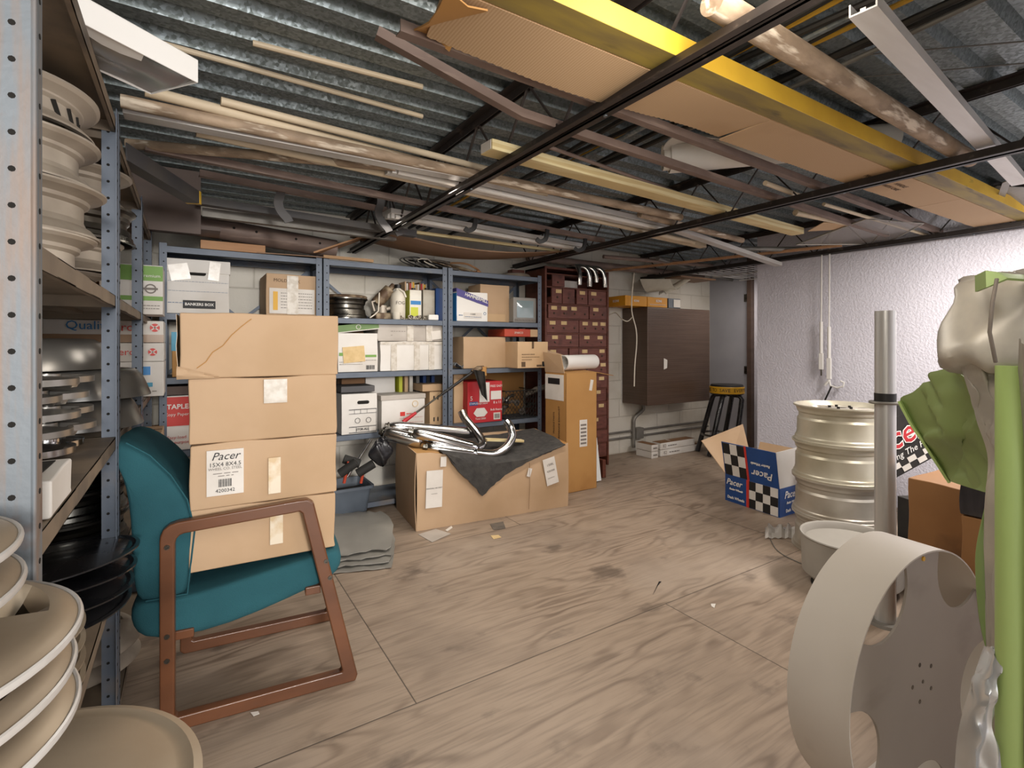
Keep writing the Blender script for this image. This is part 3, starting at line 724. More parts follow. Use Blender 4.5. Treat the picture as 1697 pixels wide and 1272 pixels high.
# --- upper shelf, first unit
c = C('storage_box', 'white lidded file box with a black name oval on the upper rear shelf', 276, 380, 432, S4, 'card_white', seam=False)
c.lid(.075, 'card_white'); c.grip('F', .48, .76, .09, .026); 
c.dec('F', .25, .10, .77, .25, 'ink_black', 'name_oval'); c.txt('F', .51, .175, .023, 'BANKERS BOX', 'white', bold=.0006)
c.lines('F', [(.02, .60, .98, .0015), (.02, .42, .98, .0015), (.02, .2, .27, .003)], 'ink_blue')
c.dec('F', .04, .62, .35, .92, 'tape_shiny', 'tape', off=.008, rz=.2); c.dec('F', .66, .64, .84, .99, 'tape_shiny', 'tape', off=.008, rz=-.1)
c = C('carton', 'brown carton with a large white shipping label on the upper rear shelf', 441, 525, 455, S4, 'card', seam=False, d=.34)
c.dec('F', .06, .06, .95, .66, 'paper', 'shipping_label'); c.dec('F', .13, .14, .22, .58, 'yellow', 'yellow_sticker', off=.005); c.lines('F', [(.28, .2+.07*i, .9, .004) for i in range(6)], 'ink_grey')
c.dec('F', .4, .05, .62, .97, 'tape_shiny', 'tape', off=.0055); c.txt('F', .4, .84, .03, 'MOLDED 3K', 'ink_brown', rz=-.03)
bm = B(); c0 = at(468, 536, Y=3.75); 
rows = [[V((c0.x+.13*math.cos(t)*math.cos(p), 3.78+.09*math.sin(t)*math.cos(p), S3+.20+.19*math.sin(p)*(1+.1*math.sin(3*t)))) for t in [2*PI*i/16 for i in range(16)]] for p in [PI/2*i/6 for i in range(7)]]
gridsurf(bm, rows, closed=True); bmesh.ops.remove_doubles(bm, verts=bm.verts, dist=.001); soften(bm, .02, 9); solo('rag', bm, 'rag_red', 'dark red rag bunched on a rear shelf behind the carton stack', 'rag')
# something under the rag: plain carton
c = C('carton', 'brown carton under the dark red rag behind the carton stack', 420, 520, 552, S3, 'card_dark', yf=3.69); 
c = C('carton', 'small teal-topped carton at the left end of the middle rear shelf', 285, 330, 550, S3, 'card_orange', yf=3.69, d=.25); c.dec('F', -.005, .58, 1.005, 1.0, 'teal_print', 'teal_band', off=.003); c.dec('L', -.005, .58, 1.005, 1., 'teal_print', 'teal_band', off=.003)
# --- lower shelf, first unit
c = C('carton', 'red and white copy paper carton on the lower rear shelf beside the chair', 272, 345, 655, S2, 'card_white', yf=3.67, seam=False)
c.dec('F', 0, .45, 1, .98, 'red_print', 'red_band', off=.003); c.txt('F', .30, .80, .04, 'STAPLES', 'white', bold=.0008); c.txt('F', .28, .66, .026, 'Copy Paper', 'card_white'); c.txt('F', .28, .24, .026, 'Easy-load', 'ink_red'); c.txt('F', .28, .15, .026, 'multi-purpose', 'ink_red')
bm = B(); x0, x1 = fx(272, 3.66), fx(345, 3.66); bb(bm, (x0, 3.68, S2+fz(300, 655, 3.67)-S2+.004), (x1, 3.95, fz(300, 640, 3.67))); solo('plywood_board', bm, 'board_dark', 'dark board lying on the red copy paper carton', 'board')
c = C('carton', 'brown carton low in the corner behind the teal chair', 235, 262, 715, .001, 'card_orange', yf=3.68, d=.3)
# --- upper shelf, second unit
cx = fx(577, 3.84); 
wheel('dark chrome wheel rim lying on the upper rear shelf', 'wheel', (cx-.02, 3.86, S4), .165, .15, 'chrome_dark', 'chrome_dark', 'plain')
bm = B(); lathe(bm, [(0, 0), (.158, 0), (.162, .012), (.15, .02), (0, .014)], 40, Matrix.Translation((cx-.02, 3.86, S4+.152))); solo('hubcap', bm, 'greasy_brown', 'rusty brown disc lying on the dark chrome rim', 'disc')
# greasy pump head with cord
gx = fx(635, 3.8)
c = thing('pump_head', 'greasy brown pump with a tilted motor on the upper rear shelf', 'pump', (gx, 3.82, S4))
bm = B(); bb(bm, (-.07, -.06, 0), (.09, .06, .05)); ob('base', bm, 'greasy_brown', c, bev=.008)
bm = B(); tube(bm, [(0, 0, .045), (.0, 0, .11)], .035, 16); tube(bm, [(.02, -.03, .08), (.09, -.04, .10)], .014); tube(bm, [(-.07, -.03, .06), (-.09, -.03, .13), (-.03, -.03, .15)], .010); ob('body', bm, 'wheel_dusty', c, bev=.003)
bm = B(); tube(bm, [(-.05, 0, .12), (.055, -.02, .235)], .046, 20); tube(bm, [(.05, -.02, .23), (.085, -.02, .27)], .022, 14); ob('motor', bm, 'greasy_brown', c, bev=.006)
bm = B(); tube(bm, [(-.04, -.05, .2), (-.05, -.07, .12), (-.06, -.09, .06), (-.10, -.13, .03), (-.14, -.15, .005)], .005, 8); ob('cord', bm, 'cord_white', c)
bx = fx(661, 3.74)
c = thing('jug', 'cream jug with grey lettering on the upper rear shelf', 'bottle', (bx, 3.76, S4))
bm = B(); lathe(bm, [(0, 0), (.052, 0), (.056, .008), (.056, .17), (.05, .195), (.02, .225), (.02, .245), (0, .245)], 28); ob('body', bm, 'bottle_white', c)
bm = B(); lathe(bm, [(0, .24), (.025, .24), (.025, .268), (0, .268)], 20); ob('cap', bm, 'black', c)
bm = B(); tube(bm, [(.0, -.02, .235), (.03, -.045, .21), (.045, -.05, .17)], .008, 8); ob('handle', bm, 'bottle_white', c)
text(c, 'FOG', basis((1, 0, 0), (0, 0, 1), (0, -1, 0), (0, -.0575, .125)), .036, 'ink_grey')
lx = at(656, 522, Y=3.70)
bm = B(); lathe(bm, [(0, 0), (.026, 0), (.034, .05), (.032, .052), (.0, .05)], 20, Matrix.Translation((lx.x, 3.69, S4))); solo('cup', bm, 'bottle_white', 'small cream cup in front of the cream jug', 'cup')
def can(label, px0, px1, ytop, m, spout='black', yf=3.74, d=.1, mb=None):
    x0, x1 = fx(px0, yf), fx(px1, yf); h = fz((px0+px1)/2, ytop, yf)-S4
    c = thing('solvent_can', label, 'can', ((x0+x1)/2, yf+d/2, S4), 0, 'rectangular cans on the upper rear shelf')
    bm = B(); bb(bm, (-(x1-x0)/2, -d/2, 0), ((x1-x0)/2, d/2, h)); ob('body', bm, m, c, bev=.006)
    bm = B(); lathe(bm, [(0, h), (.016, h), (.016, h+.018), (0, h+.018)], 16); ob('cap', bm, spout, c)
    return c, x1-x0, h, d
c, w_, h_, d_ = can('white rectangular can with yellow-green side on the upper rear shelf', 679, 699, 480, 'can_white')
bm = B(); bb(bm, (-w_/2-.001, -d_/2+.002, .004), (-w_/2+.0002, d_/2-.002, h_-.004)); ob('side_print', bm, 'yel_green', c)
bm = B(); bb(bm, (-w_/2+.008, -d_/2-.0012, .03), (w_/2-.03, -d_/2, .10)); ob('print_panel', bm, 'yel_green', c); bm = B(); bb(bm, (-w_/2+.008, -d_/2-.0012, .12), (w_/2-.008, -d_/2, .15)); ob('print_panel', bm, 'blue_print', c)
c, w_, h_, d_ = can('grey-brown rectangular can right of the white can', 701, 721, 480, 'can_grey')
# upright records / files behind
fxs = fx(668, 3.9)
for k in range(14):
    bm = B(); w_ = .011; xx = fxs+k*.0135; bb(bm, (xx, 3.86, S4), (xx+w_, 4.0, S4+.30+rng.uniform(-.012, .012)))
    solo('file_folder', bm, ('card', 'paper', 'card_dark', 'red', 'card_light', 'yellow', 'can_grey')[k % 7], 'thin upright folder in the row behind the cans', 'folder', 'upright folders behind the cans')
bm = B(); a0 = at(718, 527, Y=3.68); bb(bm, (a0.x-.042, 3.67, S4), (a0.x+.042, 3.71, S4+.043)); solo('power_adapter', bm, 'white', 'white adapter block on the shelf edge below the grey can', 'adapter', bev=.008, seg=3)
c0 = thing('cable_coil', 'dusty brown tangle of cable along the upper shelf edge', 'cable', (fx(690, 3.7), 3.70, S4))
for k in range(4):
    bm = B(); pts = []; ph = rng.random()*6
    for i in range(40): 
        t = i/39*6*PI; pts.append(V((-.10+.2*i/39+.03*math.cos(t+ph), .01*math.sin(t*1.3+ph), .018+.014*math.sin(t+ph))))
    tube(bm, pts, .004, 6); ob('loop', bm, ('greasy_brown', 'cable_grey', 'dust_grey', 'cord_white')[k] if k < 3 else 'cord_white', c0)
# --- middle shelf, second unit
c = C('carton', 'white and green paper carton with its lid slid open on the middle shelf', 560, 626, 552, S3, 'card_white', seam=False, d=.30)
c.dec('F', .03, .42, .25, .5, 'green_print'); c.dec('F', .68, .38, .96, .44, 'green_print'); c.dec('F', .12, .25, .66, .66, 'tag_card', 'torn_patch', off=.0045, rz=.08); barcode(c, 'F', .7, .06, .92, .17); c.lines('F', [(.03, .2, .6, .003), (.03, .26, .6, .003), (.68, .3, .96, .003)])
bm = B(); W_, D_ = c.w, .3; box(bm, (0, 0, 0), (W_+.016, D_+.01, .05)); ld = ob('lid', bm, 'green_lid', c.root, bev=.003); ld.location = (.0, .0, c.h+.045); ld.rotation_euler = (0, -.12, 0)
o_ = B(); lathe(o_, [(.014, 0), (.018, 0), (.018, .001), (.014, .001)], 20, basis((1, 0, 0), (0, 0, 1), (0, -1, 0), (0, -.156, 0))); ob('ring_mark', o_, 'card_white', ld)
bm = B(); box(bm, (.0, 0, -.026), (W_+.0165, D_+.0105, .006)); ob('lid_edge', bm, 'card_white', ld)
c = C('carton', 'grey battered carton wrapped in clear tape on the middle shelf', 630, 734, 566, S3, 'card_white', dent=.008, seam=False, d=.33)
for u_ in (.16, .52, .76): c.dec('F', u_, .0, u_+.09, 1, 'tape_shiny', 'tape', off=.0055)
c.dec('F', .0, .9, 1, 1.0, 'tape_shiny', 'tape', off=.0065)
c2 = C('carton', 'grey taped carton with a bulging top lying on the taped carton', 627, 734, 533, S3+c.h+.004, 'card_grey', dent=.012, seam=False, d=.33)
for u_ in (.42, .72): c2.dec('F', u_, .0, u_+.1, 1, 'tape_shiny', 'tape', off=.009)
c2.dec('F', .8, .1, .96, .55, 'paper', 'label_sticker', off=.011, rz=.12); c2.txt('F', .55, .82, .026, 'KC FILTER', 'ink_grey', off=.0105); c2.lines('F', [(.18, .3, .5, .004), (.18, .5, .4, .004)])
# dark stuff under the upper shelf
bm = B(); bb(bm, (fx(545, 3.9), 3.86, S3), (fx(600, 3.9), 4.0, S4-.06)); solo('crate', bm, 'card_dark', 'dark brown carton at the back of the middle shelf behind the slid lid', 'box', bev=.003)
# --- lower shelf, second unit
c = C('storage_box', 'white storage box with an oval grip and printed grid on the lower shelf', 566, 625, 652, S2, 'card_white', yf=3.66, seam=False)
c.grip('F', .60, .78, .085, .024)
o, u, v, n, W_, H_ = c.fr('F'); bm = B()
for (u0, v0, u1, v1) in ((.2, .60, .98, .615), (.2, .50, .98, .51), (.2, .17, .98, .185), (.2, .03, .98, .045), (.97, .03, .98, .615), (.35, .50, .357, .60), (.52, .5, .527, .6), (.7, .5, .707, .6), (.4, .03, .407, .18), (.75, .03, .757, .18)):
    box(bm, o+u*((u0+u1)/2*W_)+v*((v0+v1)/2*H_)+n*.004, ((u1-u0)*W_, .001, max((v1-v0)*H_, .002)))
ob('printed_grid', bm, 'ink_black', c.root); bm = B()
for uu in (.44, .75): lathe(bm, [(.016, 0), (.019, 0), (.019, .001), (.016, .001)], 24, basis(u, v, n, o+u*(uu*W_)+v*(.33*H_)+n*.0035))
ob('printed_ring', bm, 'ink_black', c.root); c.txt('F', .575, .108, .021, 'STOR-ALL', 'ink_black', bold=.0006)
bm = B(); bb(bm, (-c.w/2-.006, -.16, c.h+.012), (c.w/2-.02, .15, c.h+.055)); ob('lid', bm, 'shelf_dark', c.root, bev=.004)
c = C('storage_box', 'white box with a red square print and red base beside the long handle', 632, 704, 655, S2, 'card_white', yf=3.66, seam=False, d=.32)
c.lid(.03, 'card_grey'); c.dec('F', 0, 0, 1, .06, 'red', 'red_base'); c.dec('F', .42, .40, .53, .52, 'red_print', 'logo_square'); c.lines('F', [(.56, .46, .7, .006)], 'red_print'); c.lines('F', [(.4, .34, .95, .002), (.4, .2, .95, .002)], 'ink_red')
bm = B(); lathe(bm, [(.02, 0), (.024, 0), (.024, .001), (.02, .001)], 24, basis((1, 0, 0), (0, 0, 1), (0, -1, 0), (.09, -.1655, c.h*.74))); ob('printed_ring', bm, 'tag_card', c.root)
c = C('carton', 'tan carton with black arrows behind the shelf post', 712, 737, 648, S2, 'card_light', yf=3.72, d=.28)
for uu, vv in ((.25, .75), (.5, .75), (.25, .12), (.5, .12)): c.dec('F', uu, vv, uu+.07, vv+.12, 'ink_black', 'arrow_mark')
c = C('carton', 'low brown tray carton on top of the tan arrow carton', 700, 737, 636, S2+fz(725, 648, 3.72)-S2+.003, 'card', yf=3.71, d=.25)
for k, (px_, hh, m_) in enumerate(((655, .17, 'yel_green'), (664, .19, 'card_light'), (672, .18, 'can_white'), (683, .16, 'cable_grey'), (694, .2, 'blue_dark'), (700, .19, 'black'), (708, .17, 'blue_dark'))):
    bm = B(); xx = fx(px_, 3.95); z0 = S2; bb(bm, (xx, 3.86, z0), (xx+.028, 4.02, z0+.36+hh*.25)); solo('binder', bm, m_, 'upright binder in the row behind the white box with red base', 'binder', 'binders at the back of the lower shelf', bev=.002)
c = C('carton', 'white carton at the back of the lower shelf above the dark lid', 606, 655, 622, S2, 'card_white', yf=3.89, d=.13, seam=False)
c = C('carton', 'brown carton at the back of the lower shelf above the storage box', 566, 605, 620, S2, 'card_dark', yf=3.89, d=.13, seam=False)
# --- upper shelf, third unit
c = C('carton', 'white and purple paper carton standing tilted at the shelf post', 757, 808, 484, S4, 'white', yf=3.69, d=.28, seam=False)
o, u, v, n, W_, H_ = c.fr('F')
bm = B(); prism(bm, [(0, H_+.022), (W_+.004, H_*.72), (W_+.004, H_*.52), (0, H_*.86)], basis(u, v, n, o+n*.001), .004); ob('purple_band', bm, 'violet', c.root)
bm = B(); prism(bm, [(-.004, H_*1.0), (W_+.004, H_*.68), (W_+.004, H_*.735), (-.004, H_*1.115)], basis(u, v, V((0, 1, 0)), o-V((0, .003, 0))), .286); ob('lid', bm, 'violet', c.root)
c.txt('F', .62, .80, .036, 'HAMMERMILL', 'white', rz=-.26, off=.007, bold=.0008)
c.dec('L', 0, .0, 1, .95, 'blue_print', 'blue_side', off=.003); c.dec('F', .22, .1, .8, .3, 'paper', 'label_sticker'); c.txt('F', .5, .24, .02, '11000', 'ink_black', off=.006); c.lines('F', [(.25, .15, .78, .004), (.06, .2, .18, .006)], 'ink_blue')
bm = B(); lathe(bm, [(.009, 0), (.012, 0), (.012, .001), (.009, .001)], 16, basis(u, v, n, o+u*(.9*W_)+v*(.28*H_)+n*.0035)); ob('seal_mark', bm, 'ink_blue', c.root)
c = C('carton', 'brown carton standing behind the tilted purple carton', 796, 844, 472, S4, 'card', yf=3.76, d=.22); c.dec('F', .15, .02, .85, .22, 'card_light', 'tape')
c = C('carton', 'navy carton leaning behind the shelf post on the upper shelf', 722, 741, 478, S4, 'navy', yf=3.78, d=.2, seam=False)
# monitor
x0, x1 = fx(851, 3.68), fx(889, 3.68); w_ = x1-x0; zt = fz(870, 493, 3.68); h_ = zt-S4
c = thing('monitor', 'small grey tube monitor at the right end of the upper shelf', 'monitor', ((x0+x1)/2, 3.80, S4))
bm = B(); bb(bm, (-w_/2, -.12, 0), (w_/2, -.09, h_)); bb(bm, (-w_/2+.006, -.09, .004), (w_/2-.006, .10, h_-.008)); ob('case', bm, 'tv_grey', c, bev=.006)
rows = [[V((-w_*.36+w_*.72*j/8, -.1215-.006*math.sin(PI*j/8)*math.sin(PI*i/8), h_*.2+h_*.68*i/8)) for j in range(9)] for i in range(9)]
bm = B(); gridsurf(bm, rows); ob('screen', bm, 'screen', c, solid=.001)
bm = B(); bb(bm, (-w_*.46, -.123, .012), (w_*.46, -.12, .032)); ob('control_strip', bm, 'ink_grey', c)
for k in range(6):
    bm = B(); lathe(bm, [(0, 0), (.0045, 0), (.0045, .004), (0, .004)], 10, basis((1, 0, 0), (0, 0, 1), (0, -1, 0), (-w_*.32+k*w_*.13, -.123, .022))); ob('knob', bm, 'tv_grey', c)
# --- middle shelf, third unit
c = C('carton', 'plain brown carton on the middle shelf right of the post', 768, 838, 558, S3, 'card', yf=3.69, d=.33)
c = C('carton', 'light brown carton with black print marks at the shelf end', 858, 908, 566, S3, 'card_light', yf=3.50, d=.36)
c.dec('F', .12, .06, .24, .24, 'ink_brown', 'print_mark'); c.dec('F', .62, .05, .78, .12, 'ink_brown', 'print_mark'); c.dec('F', .8, .05, .9, .24, 'ink_black', 'print_mark'); c.dec('F', .92, .22, .97, .32, 'ink_red', 'print_mark'); c.dec('F', .46, .74, .52, 1, 'ink_brown', 'tape'); c.lines('F', [(.12, .52, .55, .005), (.12, .42, .7, .004), (.12, .32, .45, .004)], 'ink_brown')
x0, x1 = fx(836, 3.66), fx(893, 3.66)
zt1 = S3+max(fz(803, 558, 3.69)-S3, fz(880, 566, 3.50)-S3)
c = Carton('carton', 'flat red-orange box lying on the brown cartons below the monitor', 'box', x0, x1, 3.66, zt1+.004, .065, .28, 'red_orange', seam=False); c.txt('F', .4, .5, .024, 'SPARCO', 'card_white'); c.dec('F', .74, .0, 1, .98, 'card', 'tan_end', off=.003)
bm = B(); rr = [[V((fx(752, 3.7)+.08*j/6, 3.68+.1*i/4, S3+.03+.025*noise.noise(V((j, i, 0))*.9)+.02*math.sin(j))) for j in range(7)] for i in range(5)]; gridsurf(bm, rr); solo('crumpled_bag', bm, 'tent_silver', 'crumpled grey plastic bag on the middle shelf beside the post', 'bag', solid=.002)
# --- lower shelf, third unit
c = C('carton', 'red copy paper carton with white panels behind the exhaust pipes', 775, 832, 632, S2, 'red', yf=3.64, d=.30, seam=False)
c.dec('F', .33, .5, .62, .98, 'card_white', 'white_panel'); c.dec('F', .66, .55, .97, .76, 'card_white', 'white_panel'); c.dec('F', .05, .43, .28, .52, 'navy', 'name_plate'); c.txt('F', .16, .475, .022, 'STAPLES', 'white', off=.006)
c.txt('F', .82, .88, .026, 'FREE EASY', 'white'); c.txt('F', .42, .475, .022, 'copy paper', 'card_white'); c.txt('F', .85, .475, .03, '8 x 11', 'white'); c.txt('F', .82, .3, .024, 'Bulk Reams', 'white'); c.dec('F', .74, .05, .94, .22, 'card_white', 'code_panel'); barcode(c, 'F', .77, .08, .92, .19); c.txt('F', .36, .1, .022, 'Total 5000', 'card_white'); c.txt('F', .1, .6, .05, '5', 'card_white')
bm = B(); prism(bm, [(0, .03), (.03, .0), (.10, .0), (.13, .03), (.10, .07), (.03, .07)], basis((1, 0, 0), (0, 0, 1), (0, -1, 0), (-.11, -.1525, .05)), .002); ob('white_burst', bm, 'card_white', c.root)
c = C('carton', 'wide brown carton at the back of the lower shelf behind the red carton', 750, 868, 617, S2, 'card_orange', yf=3.94, d=.08, seam=False)
c = C('carton', 'narrow tan carton standing between the post and the red carton', 752, 768, 620, S2, 'card_light', yf=3.72, d=.2, seam=False)
# wire basket
x0, x1 = fx(838, 3.67), fx(888, 3.67); zt = fz(870, 648, 3.62); 
c = thing('wire_basket', 'black wire mesh basket of greasy parts behind the tall carton', 'basket', ((x0+x1)/2, 3.81, S2+.002)); w_ = x1-x0; h_ = zt-S2; d_ = .28
bm = B()
for zz in (0.004, h_):
    tube(bm, [(-w_/2, -d_/2, zz), (w_/2, -d_/2, zz), (w_/2, d_/2, zz), (-w_/2, d_/2, zz), (-w_/2, -d_/2, zz)], .005, 6)
ob('frame', bm, 'black', c); bm = B(); nn = 9
for k in range(-5, nn+1):
    for s in (1, -1):
        xa = -w_/2+w_*k/nn; xb = xa+h_*.8
        za, zb_ = (0, h_) if s > 0 else (h_, 0)
        t0 = max(0, (-w_/2-xa)/(xb-xa)); t1 = min(1, (w_/2-xa)/(xb-xa))
        if t1 > t0:
            for yy in (-d_/2, d_/2): tube(bm, [(xa+(xb-xa)*t0, yy, za+(zb_-za)*t0), (xa+(xb-xa)*t1, yy, za+(zb_-za)*t1)], .0022, 5)
for yy in range(8): tube(bm, [(-w_/2, -d_/2+d_*yy/7, .004), (w_/2, -d_/2+d_*yy/7, .004)], .002, 5)
for xs in (-w_/2, w_/2):
    for k in range(8): tube(bm, [(xs, -d_/2+d_*k/7, 0), (xs, -d_/2+d_*k/7, h_)], .002, 5)
ob('mesh', bm, 'black', c)
for k in range(7):
    bm = B(); a = V((rng.uniform(-.13, .13), rng.uniform(-.07, .06), .03+.02*k)); b_ = a+V((rng.uniform(-.09, .09), rng.uniform(-.04, .04), rng.uniform(.0, .05))); a += c.location; b_ += c.location
    tube(bm, [a, (a+b_)/2+V((0, 0, .015)), b_], .014, 10); lathe(bm, [(.012, 0), (.028, 0), (.028, .014), (.012, .014)], 16, Matrix.Translation(a) @ Matrix.Rotation(rng.random()*2, 4, 'X'))
    solo('linkage_part', bm, 'chrome_dark' if k % 2 else 'dust_grey', 'greasy metal part lying in the black wire basket', 'metal part', 'greasy parts in the wire basket')
bm = B(); a = at(870, 655, Y=3.72); b_ = at(906, 640, Y=3.66); tube(bm, [a, a.lerp(b_, .5)+V((0, 0, .012)), b_], .026, 14, scl=[.6, 1, .9]); solo('handpiece', bm, 'dust_grey', 'dusty grey grip sticking out over the black wire basket', 'tool')
# ------------------------------------------------------------------ armchair
ch = thing('armchair', 'teal upholstered armchair with wooden loop arms holding the carton stack', 'chair', (-.058, 1.892, 0), -.105)
def loop(y0, t):
    out = [(-.018, .012), (-.018, .595), (-.016, .612), (-.008, .630), (.008, .642), (.03, .648), (.375, .668), (.405, .668), (.425, .655), (.572, .02), (.565, .0), (-.005, .0)]
    inn = [(.022, .05), (.022, .575), (.023, .586), (.027, .597), (.035, .606), (.047, .61), (.365, .628), (.378, .63), (.388, .62), (.518, .052), (.515, .044), (.03, .044)]
    bm = B(); vs = {}
    for k, pl_ in (('o', out), ('i', inn)):
        for s_, yy in (('a', y0), ('b', y0+t)): vs[k+s_] = [bm.verts.new((x, yy, z)) for x, z in pl_]
    n = len(out)
    for j in range(n):
        q = (j+1) % n
        for f in ((vs['oa'][j], vs['oa'][q], vs['ia'][q], vs['ia'][j]), (vs['ob'][j], vs['ib'][j], vs['ib'][q], vs['ob'][q]), (vs['oa'][j], vs['ob'][j], vs['ob'][q], vs['oa'][q]), (vs['ia'][j], vs['ia'][q], vs['ib'][q], vs['ib'][j])): bm.faces.new(f)
    return bm
for yy in (0, .455):
    o = ob('arm_frame', loop(yy, .034), 'chair_wood', ch, bev=.006, seg=3, ang=.8)
    for bx_, bz_ in ((.002, .575), (.002, .30), (.002, .225), (.465, .445), (.478, .385)) if yy == 0 else ():
        bm = B(); lathe(bm, [(0, 0), (.008, 0), (.0075, .002), (.004, .002), (.003, .0005), (0, .0005)], 14, basis((1, 0, 0), (0, 0, 1), (0, -1, 0), (bx_, 0, bz_))); ob('bolt', bm, 'chrome_dark', o)
bm = B()
rows = []
def cushion(bm, prof, y0, y1, bulge=.012, n=9):
    """closed side profile (x,z) carried across in y with softly rounded ends"""
    cx = sum(p[0] for p in prof)/len(prof); cz = sum(p[1] for p in prof)/len(prof)
    rows = []
    for k, (u, s) in enumerate(((0, .0), (0, .86), (.03, .965), (.09, 1.0), (.3, 1.008), (.5, 1.01), (.7, 1.008), (.91, 1.), (.97, .965), (1, .86), (1, 0))):
        rows.append([V((cx+(x-cx)*s, y0+(y1-y0)*u, cz+(z-cz)*s)) for x, z in prof])
    gridsurf(bm, rows, closed=True); bmesh.ops.remove_doubles(bm, verts=bm.verts, dist=1e-4); return bm
seatp = [(-.055, .275), (.08, .260), (.25, .290), (.42, .340), (.50, .362), (.53, .40), (.527, .44), (.508, .462), (.46, .460), (.25, .428), (.06, .395), (-.06, .40), (-.10, .395), (-.108, .35), (-.09, .30)]
ob('seat', cushion(B(), seatp, .036, .453), 'chair_fabric', ch, sub=1, ang=1.2)
backp = [(-.085, .40), (-.06, .385), (.03, .385), (.055, .40), (.062, .50), (.075, .60), (.055, .70), (.01, .785), (-.05, .855), (-.11, .90), (-.15, .905), (-.155, .88), (-.125, .82), (-.105, .72), (-.098, .60), (-.096, .48)]
ob('backrest', cushion(B(), backp, .045, .445), 'chair_fabric', ch, sub=1, ang=1.2)
bm = B(); tube(bm, [(-.06, .052, .40), (.05, .052, .40), (.06, .052, .5), (.07, .052, .60), (.05, .052, .70), (.005, .052, .785), (-.05, .052, .853), (-.11, .052, .897)], .003, 6); ob('piping', bm, 'chair_fabric', ch)
for xx, zz in ((.02, .268), (.40, .325)):
    bm = B(); bb(bm, (xx, .03, zz), (xx+.05, .458, zz+.028)); ob('rail', bm, 'chair_wood', ch, bev=.003)
# ------------------------------------------------------------------ four cartons on the seat
GP = 'wheel cartons stacked on the armchair'
zb = .463; bx = [(.012, .462, .198, 0), (.012, .465, .212, .012), (.012, .468, .213, -.008), (-.018, .470, .213, .01)]
labs = ['bottom brown carton of the stack on the teal chair', 'brown carton with the white name label, second from the bottom on the chair', 'brown carton with a shiny tape patch, second from the top on the chair', 'creased brown carton on top of the stack on the chair']
cs = []
for i, (x0, x1, h, r_) in enumerate(bx):
    c = Carton('carton', labs[i], 'box', x0, x1, 1.925, zb, h, .39, 'card', rz=-.05+r_, group=GP, dent=.006, seed=i, bev=.005); cs.append(c); zb += h+.001
o, u, v, n, W_, H_ = cs[1].fr('F')
cs[1].dec('F', .10, .20, .335, .90, 'paper', 'name_label', off=.006); cs[1].txt('F', .217, .80, .036, 'Pacer', 'ink_black', shear=.35, off=.008); cs[1].txt('F', .217, .675, .019, '15X4 8X4.5', 'ink_black', off=.008); cs[1].txt('F', .217, .61, .012, 'WHEEL CO. STEEL', 'ink_grey', off=.008)
cs[1].lines('F', [(.14, .54, .30, .002), (.17, .50, .27, .002)]); barcode(cs[1], 'F', .175, .33, .26, .45); cs[1].txt('F', .217, .27, .016, '4200342', 'ink_black', off=.008)
for ln in cs[1].root.children: 
    if ln.name.startswith(('barcode', 'printed')): ln.location.y = -.004
cs[2].dec('F', .475, .58, .635, .96, 'tape_shiny', 'tape_patch', off=.008)
cs[1].dec('F', .50, .12, .585, .70, 'tape_clear', 'tape_strip', off=.0066); cs[0].dec('F', .52, .25, .61, .78, 'tape_clear', 'tape_strip', off=.0066)
# crease across the top carton and crushed lower-left corner
cc = cs[3]; o, u, v, n, W_, H_ = cc.fr('F'); bm = B()
pts = [(.10, .16), (.15, .25), (.19, .40), (.25, .50), (.30, .66), (.36, .80), (.42, .92)]
tube(bm, [o+u*(a*W_)+v*(b*H_)+n*.006 for a, b in pts], .0016, 6); ob('crease', bm, 'card_orange', cc.root)
bm = B(); rows = []
for i in range(7):
    rows.append([o+u*((-.012+.24*j/8)*W_)+v*((.0+.19*i/6*(1-j/9))*H_)+n*(.005+.012*math.sin(PI*i/6)*(1-j/8)+.005*noise.noise(V((i*.9, j*.8, 2)))) for j in range(9)])
gridsurf(bm, rows); ob('crushed_corner', bm, 'card', cc.root, solid=.003, ang=.5)
o, u, v, n, W_, H_ = cc.fr('L'); bm = B(); rows = [[o+u*(W_*(.02+.96*j/8))+v*(H_*(.03+.94*i/6))+n*(.006+.006*noise.noise(V((i*.8, j*.9, 4)))) for j in range(9)] for i in range(7)]
gridsurf(bm, rows); ob('plastic_film', bm, 'tape_clear', cc.root, solid=.001, ang=.4)
# ------------------------------------------------------------------ long sagging carton with felt and exhausts
A_ = at(690, 880, Z=0); L_ = 1.15; D_ = .50; rzz = -.10
lb = thing('long_carton', 'long sagging brown carton on the floor under a grey felt mat', 'box', A_, rzz)
def topz(x):
    P_ = [(0, .50), (.10, .495), (.22, .47), (.40, .43), (.58, .395), (.75, .385), (.88, .40), (1.0, .43), (1.15, .468)]
    for (a, b), (c_, d_) in zip(P_, P_[1:]):
        if a <= x <= c_: return b+(d_-b)*(x-a)/(c_-a)
    return P_[-1][1]
def lp(x, y, z): return V((x, y, z))
rows = [[lp(L_*i/24, -.014*math.sin(PI*k/6)*(1+.5*math.sin(i*.7))-.004*noise.noise(V((i*.5, k, 0))), topz(L_*i/24)*k/6) for i in range(25)] for k in range(7)]
bm = B(); gridsurf(bm, rows); ob('front_panel', bm, 'card', lb, solid=.006, ang=.7)
rows = [[lp(-.010*math.sin(PI*k/6)+.004*noise.noise(V((i, k, 3))), D_*i/8, (.50+.02*i/8)*k/6) for i in range(9)] for k in range(7)]
bm = B(); gridsurf(bm, rows); ob('end_panel', bm, 'card', lb, solid=.006, ang=.7)
bm = B(); bb(bm, (L_-.006, .0, 0), (L_, D_, .46)); bb(bm, (0, D_-.006, 0), (L_, D_, .50)); bb(bm, (.0, .0, .0), (L_, D_, .008)); ob('back_panel', bm, 'card', lb)
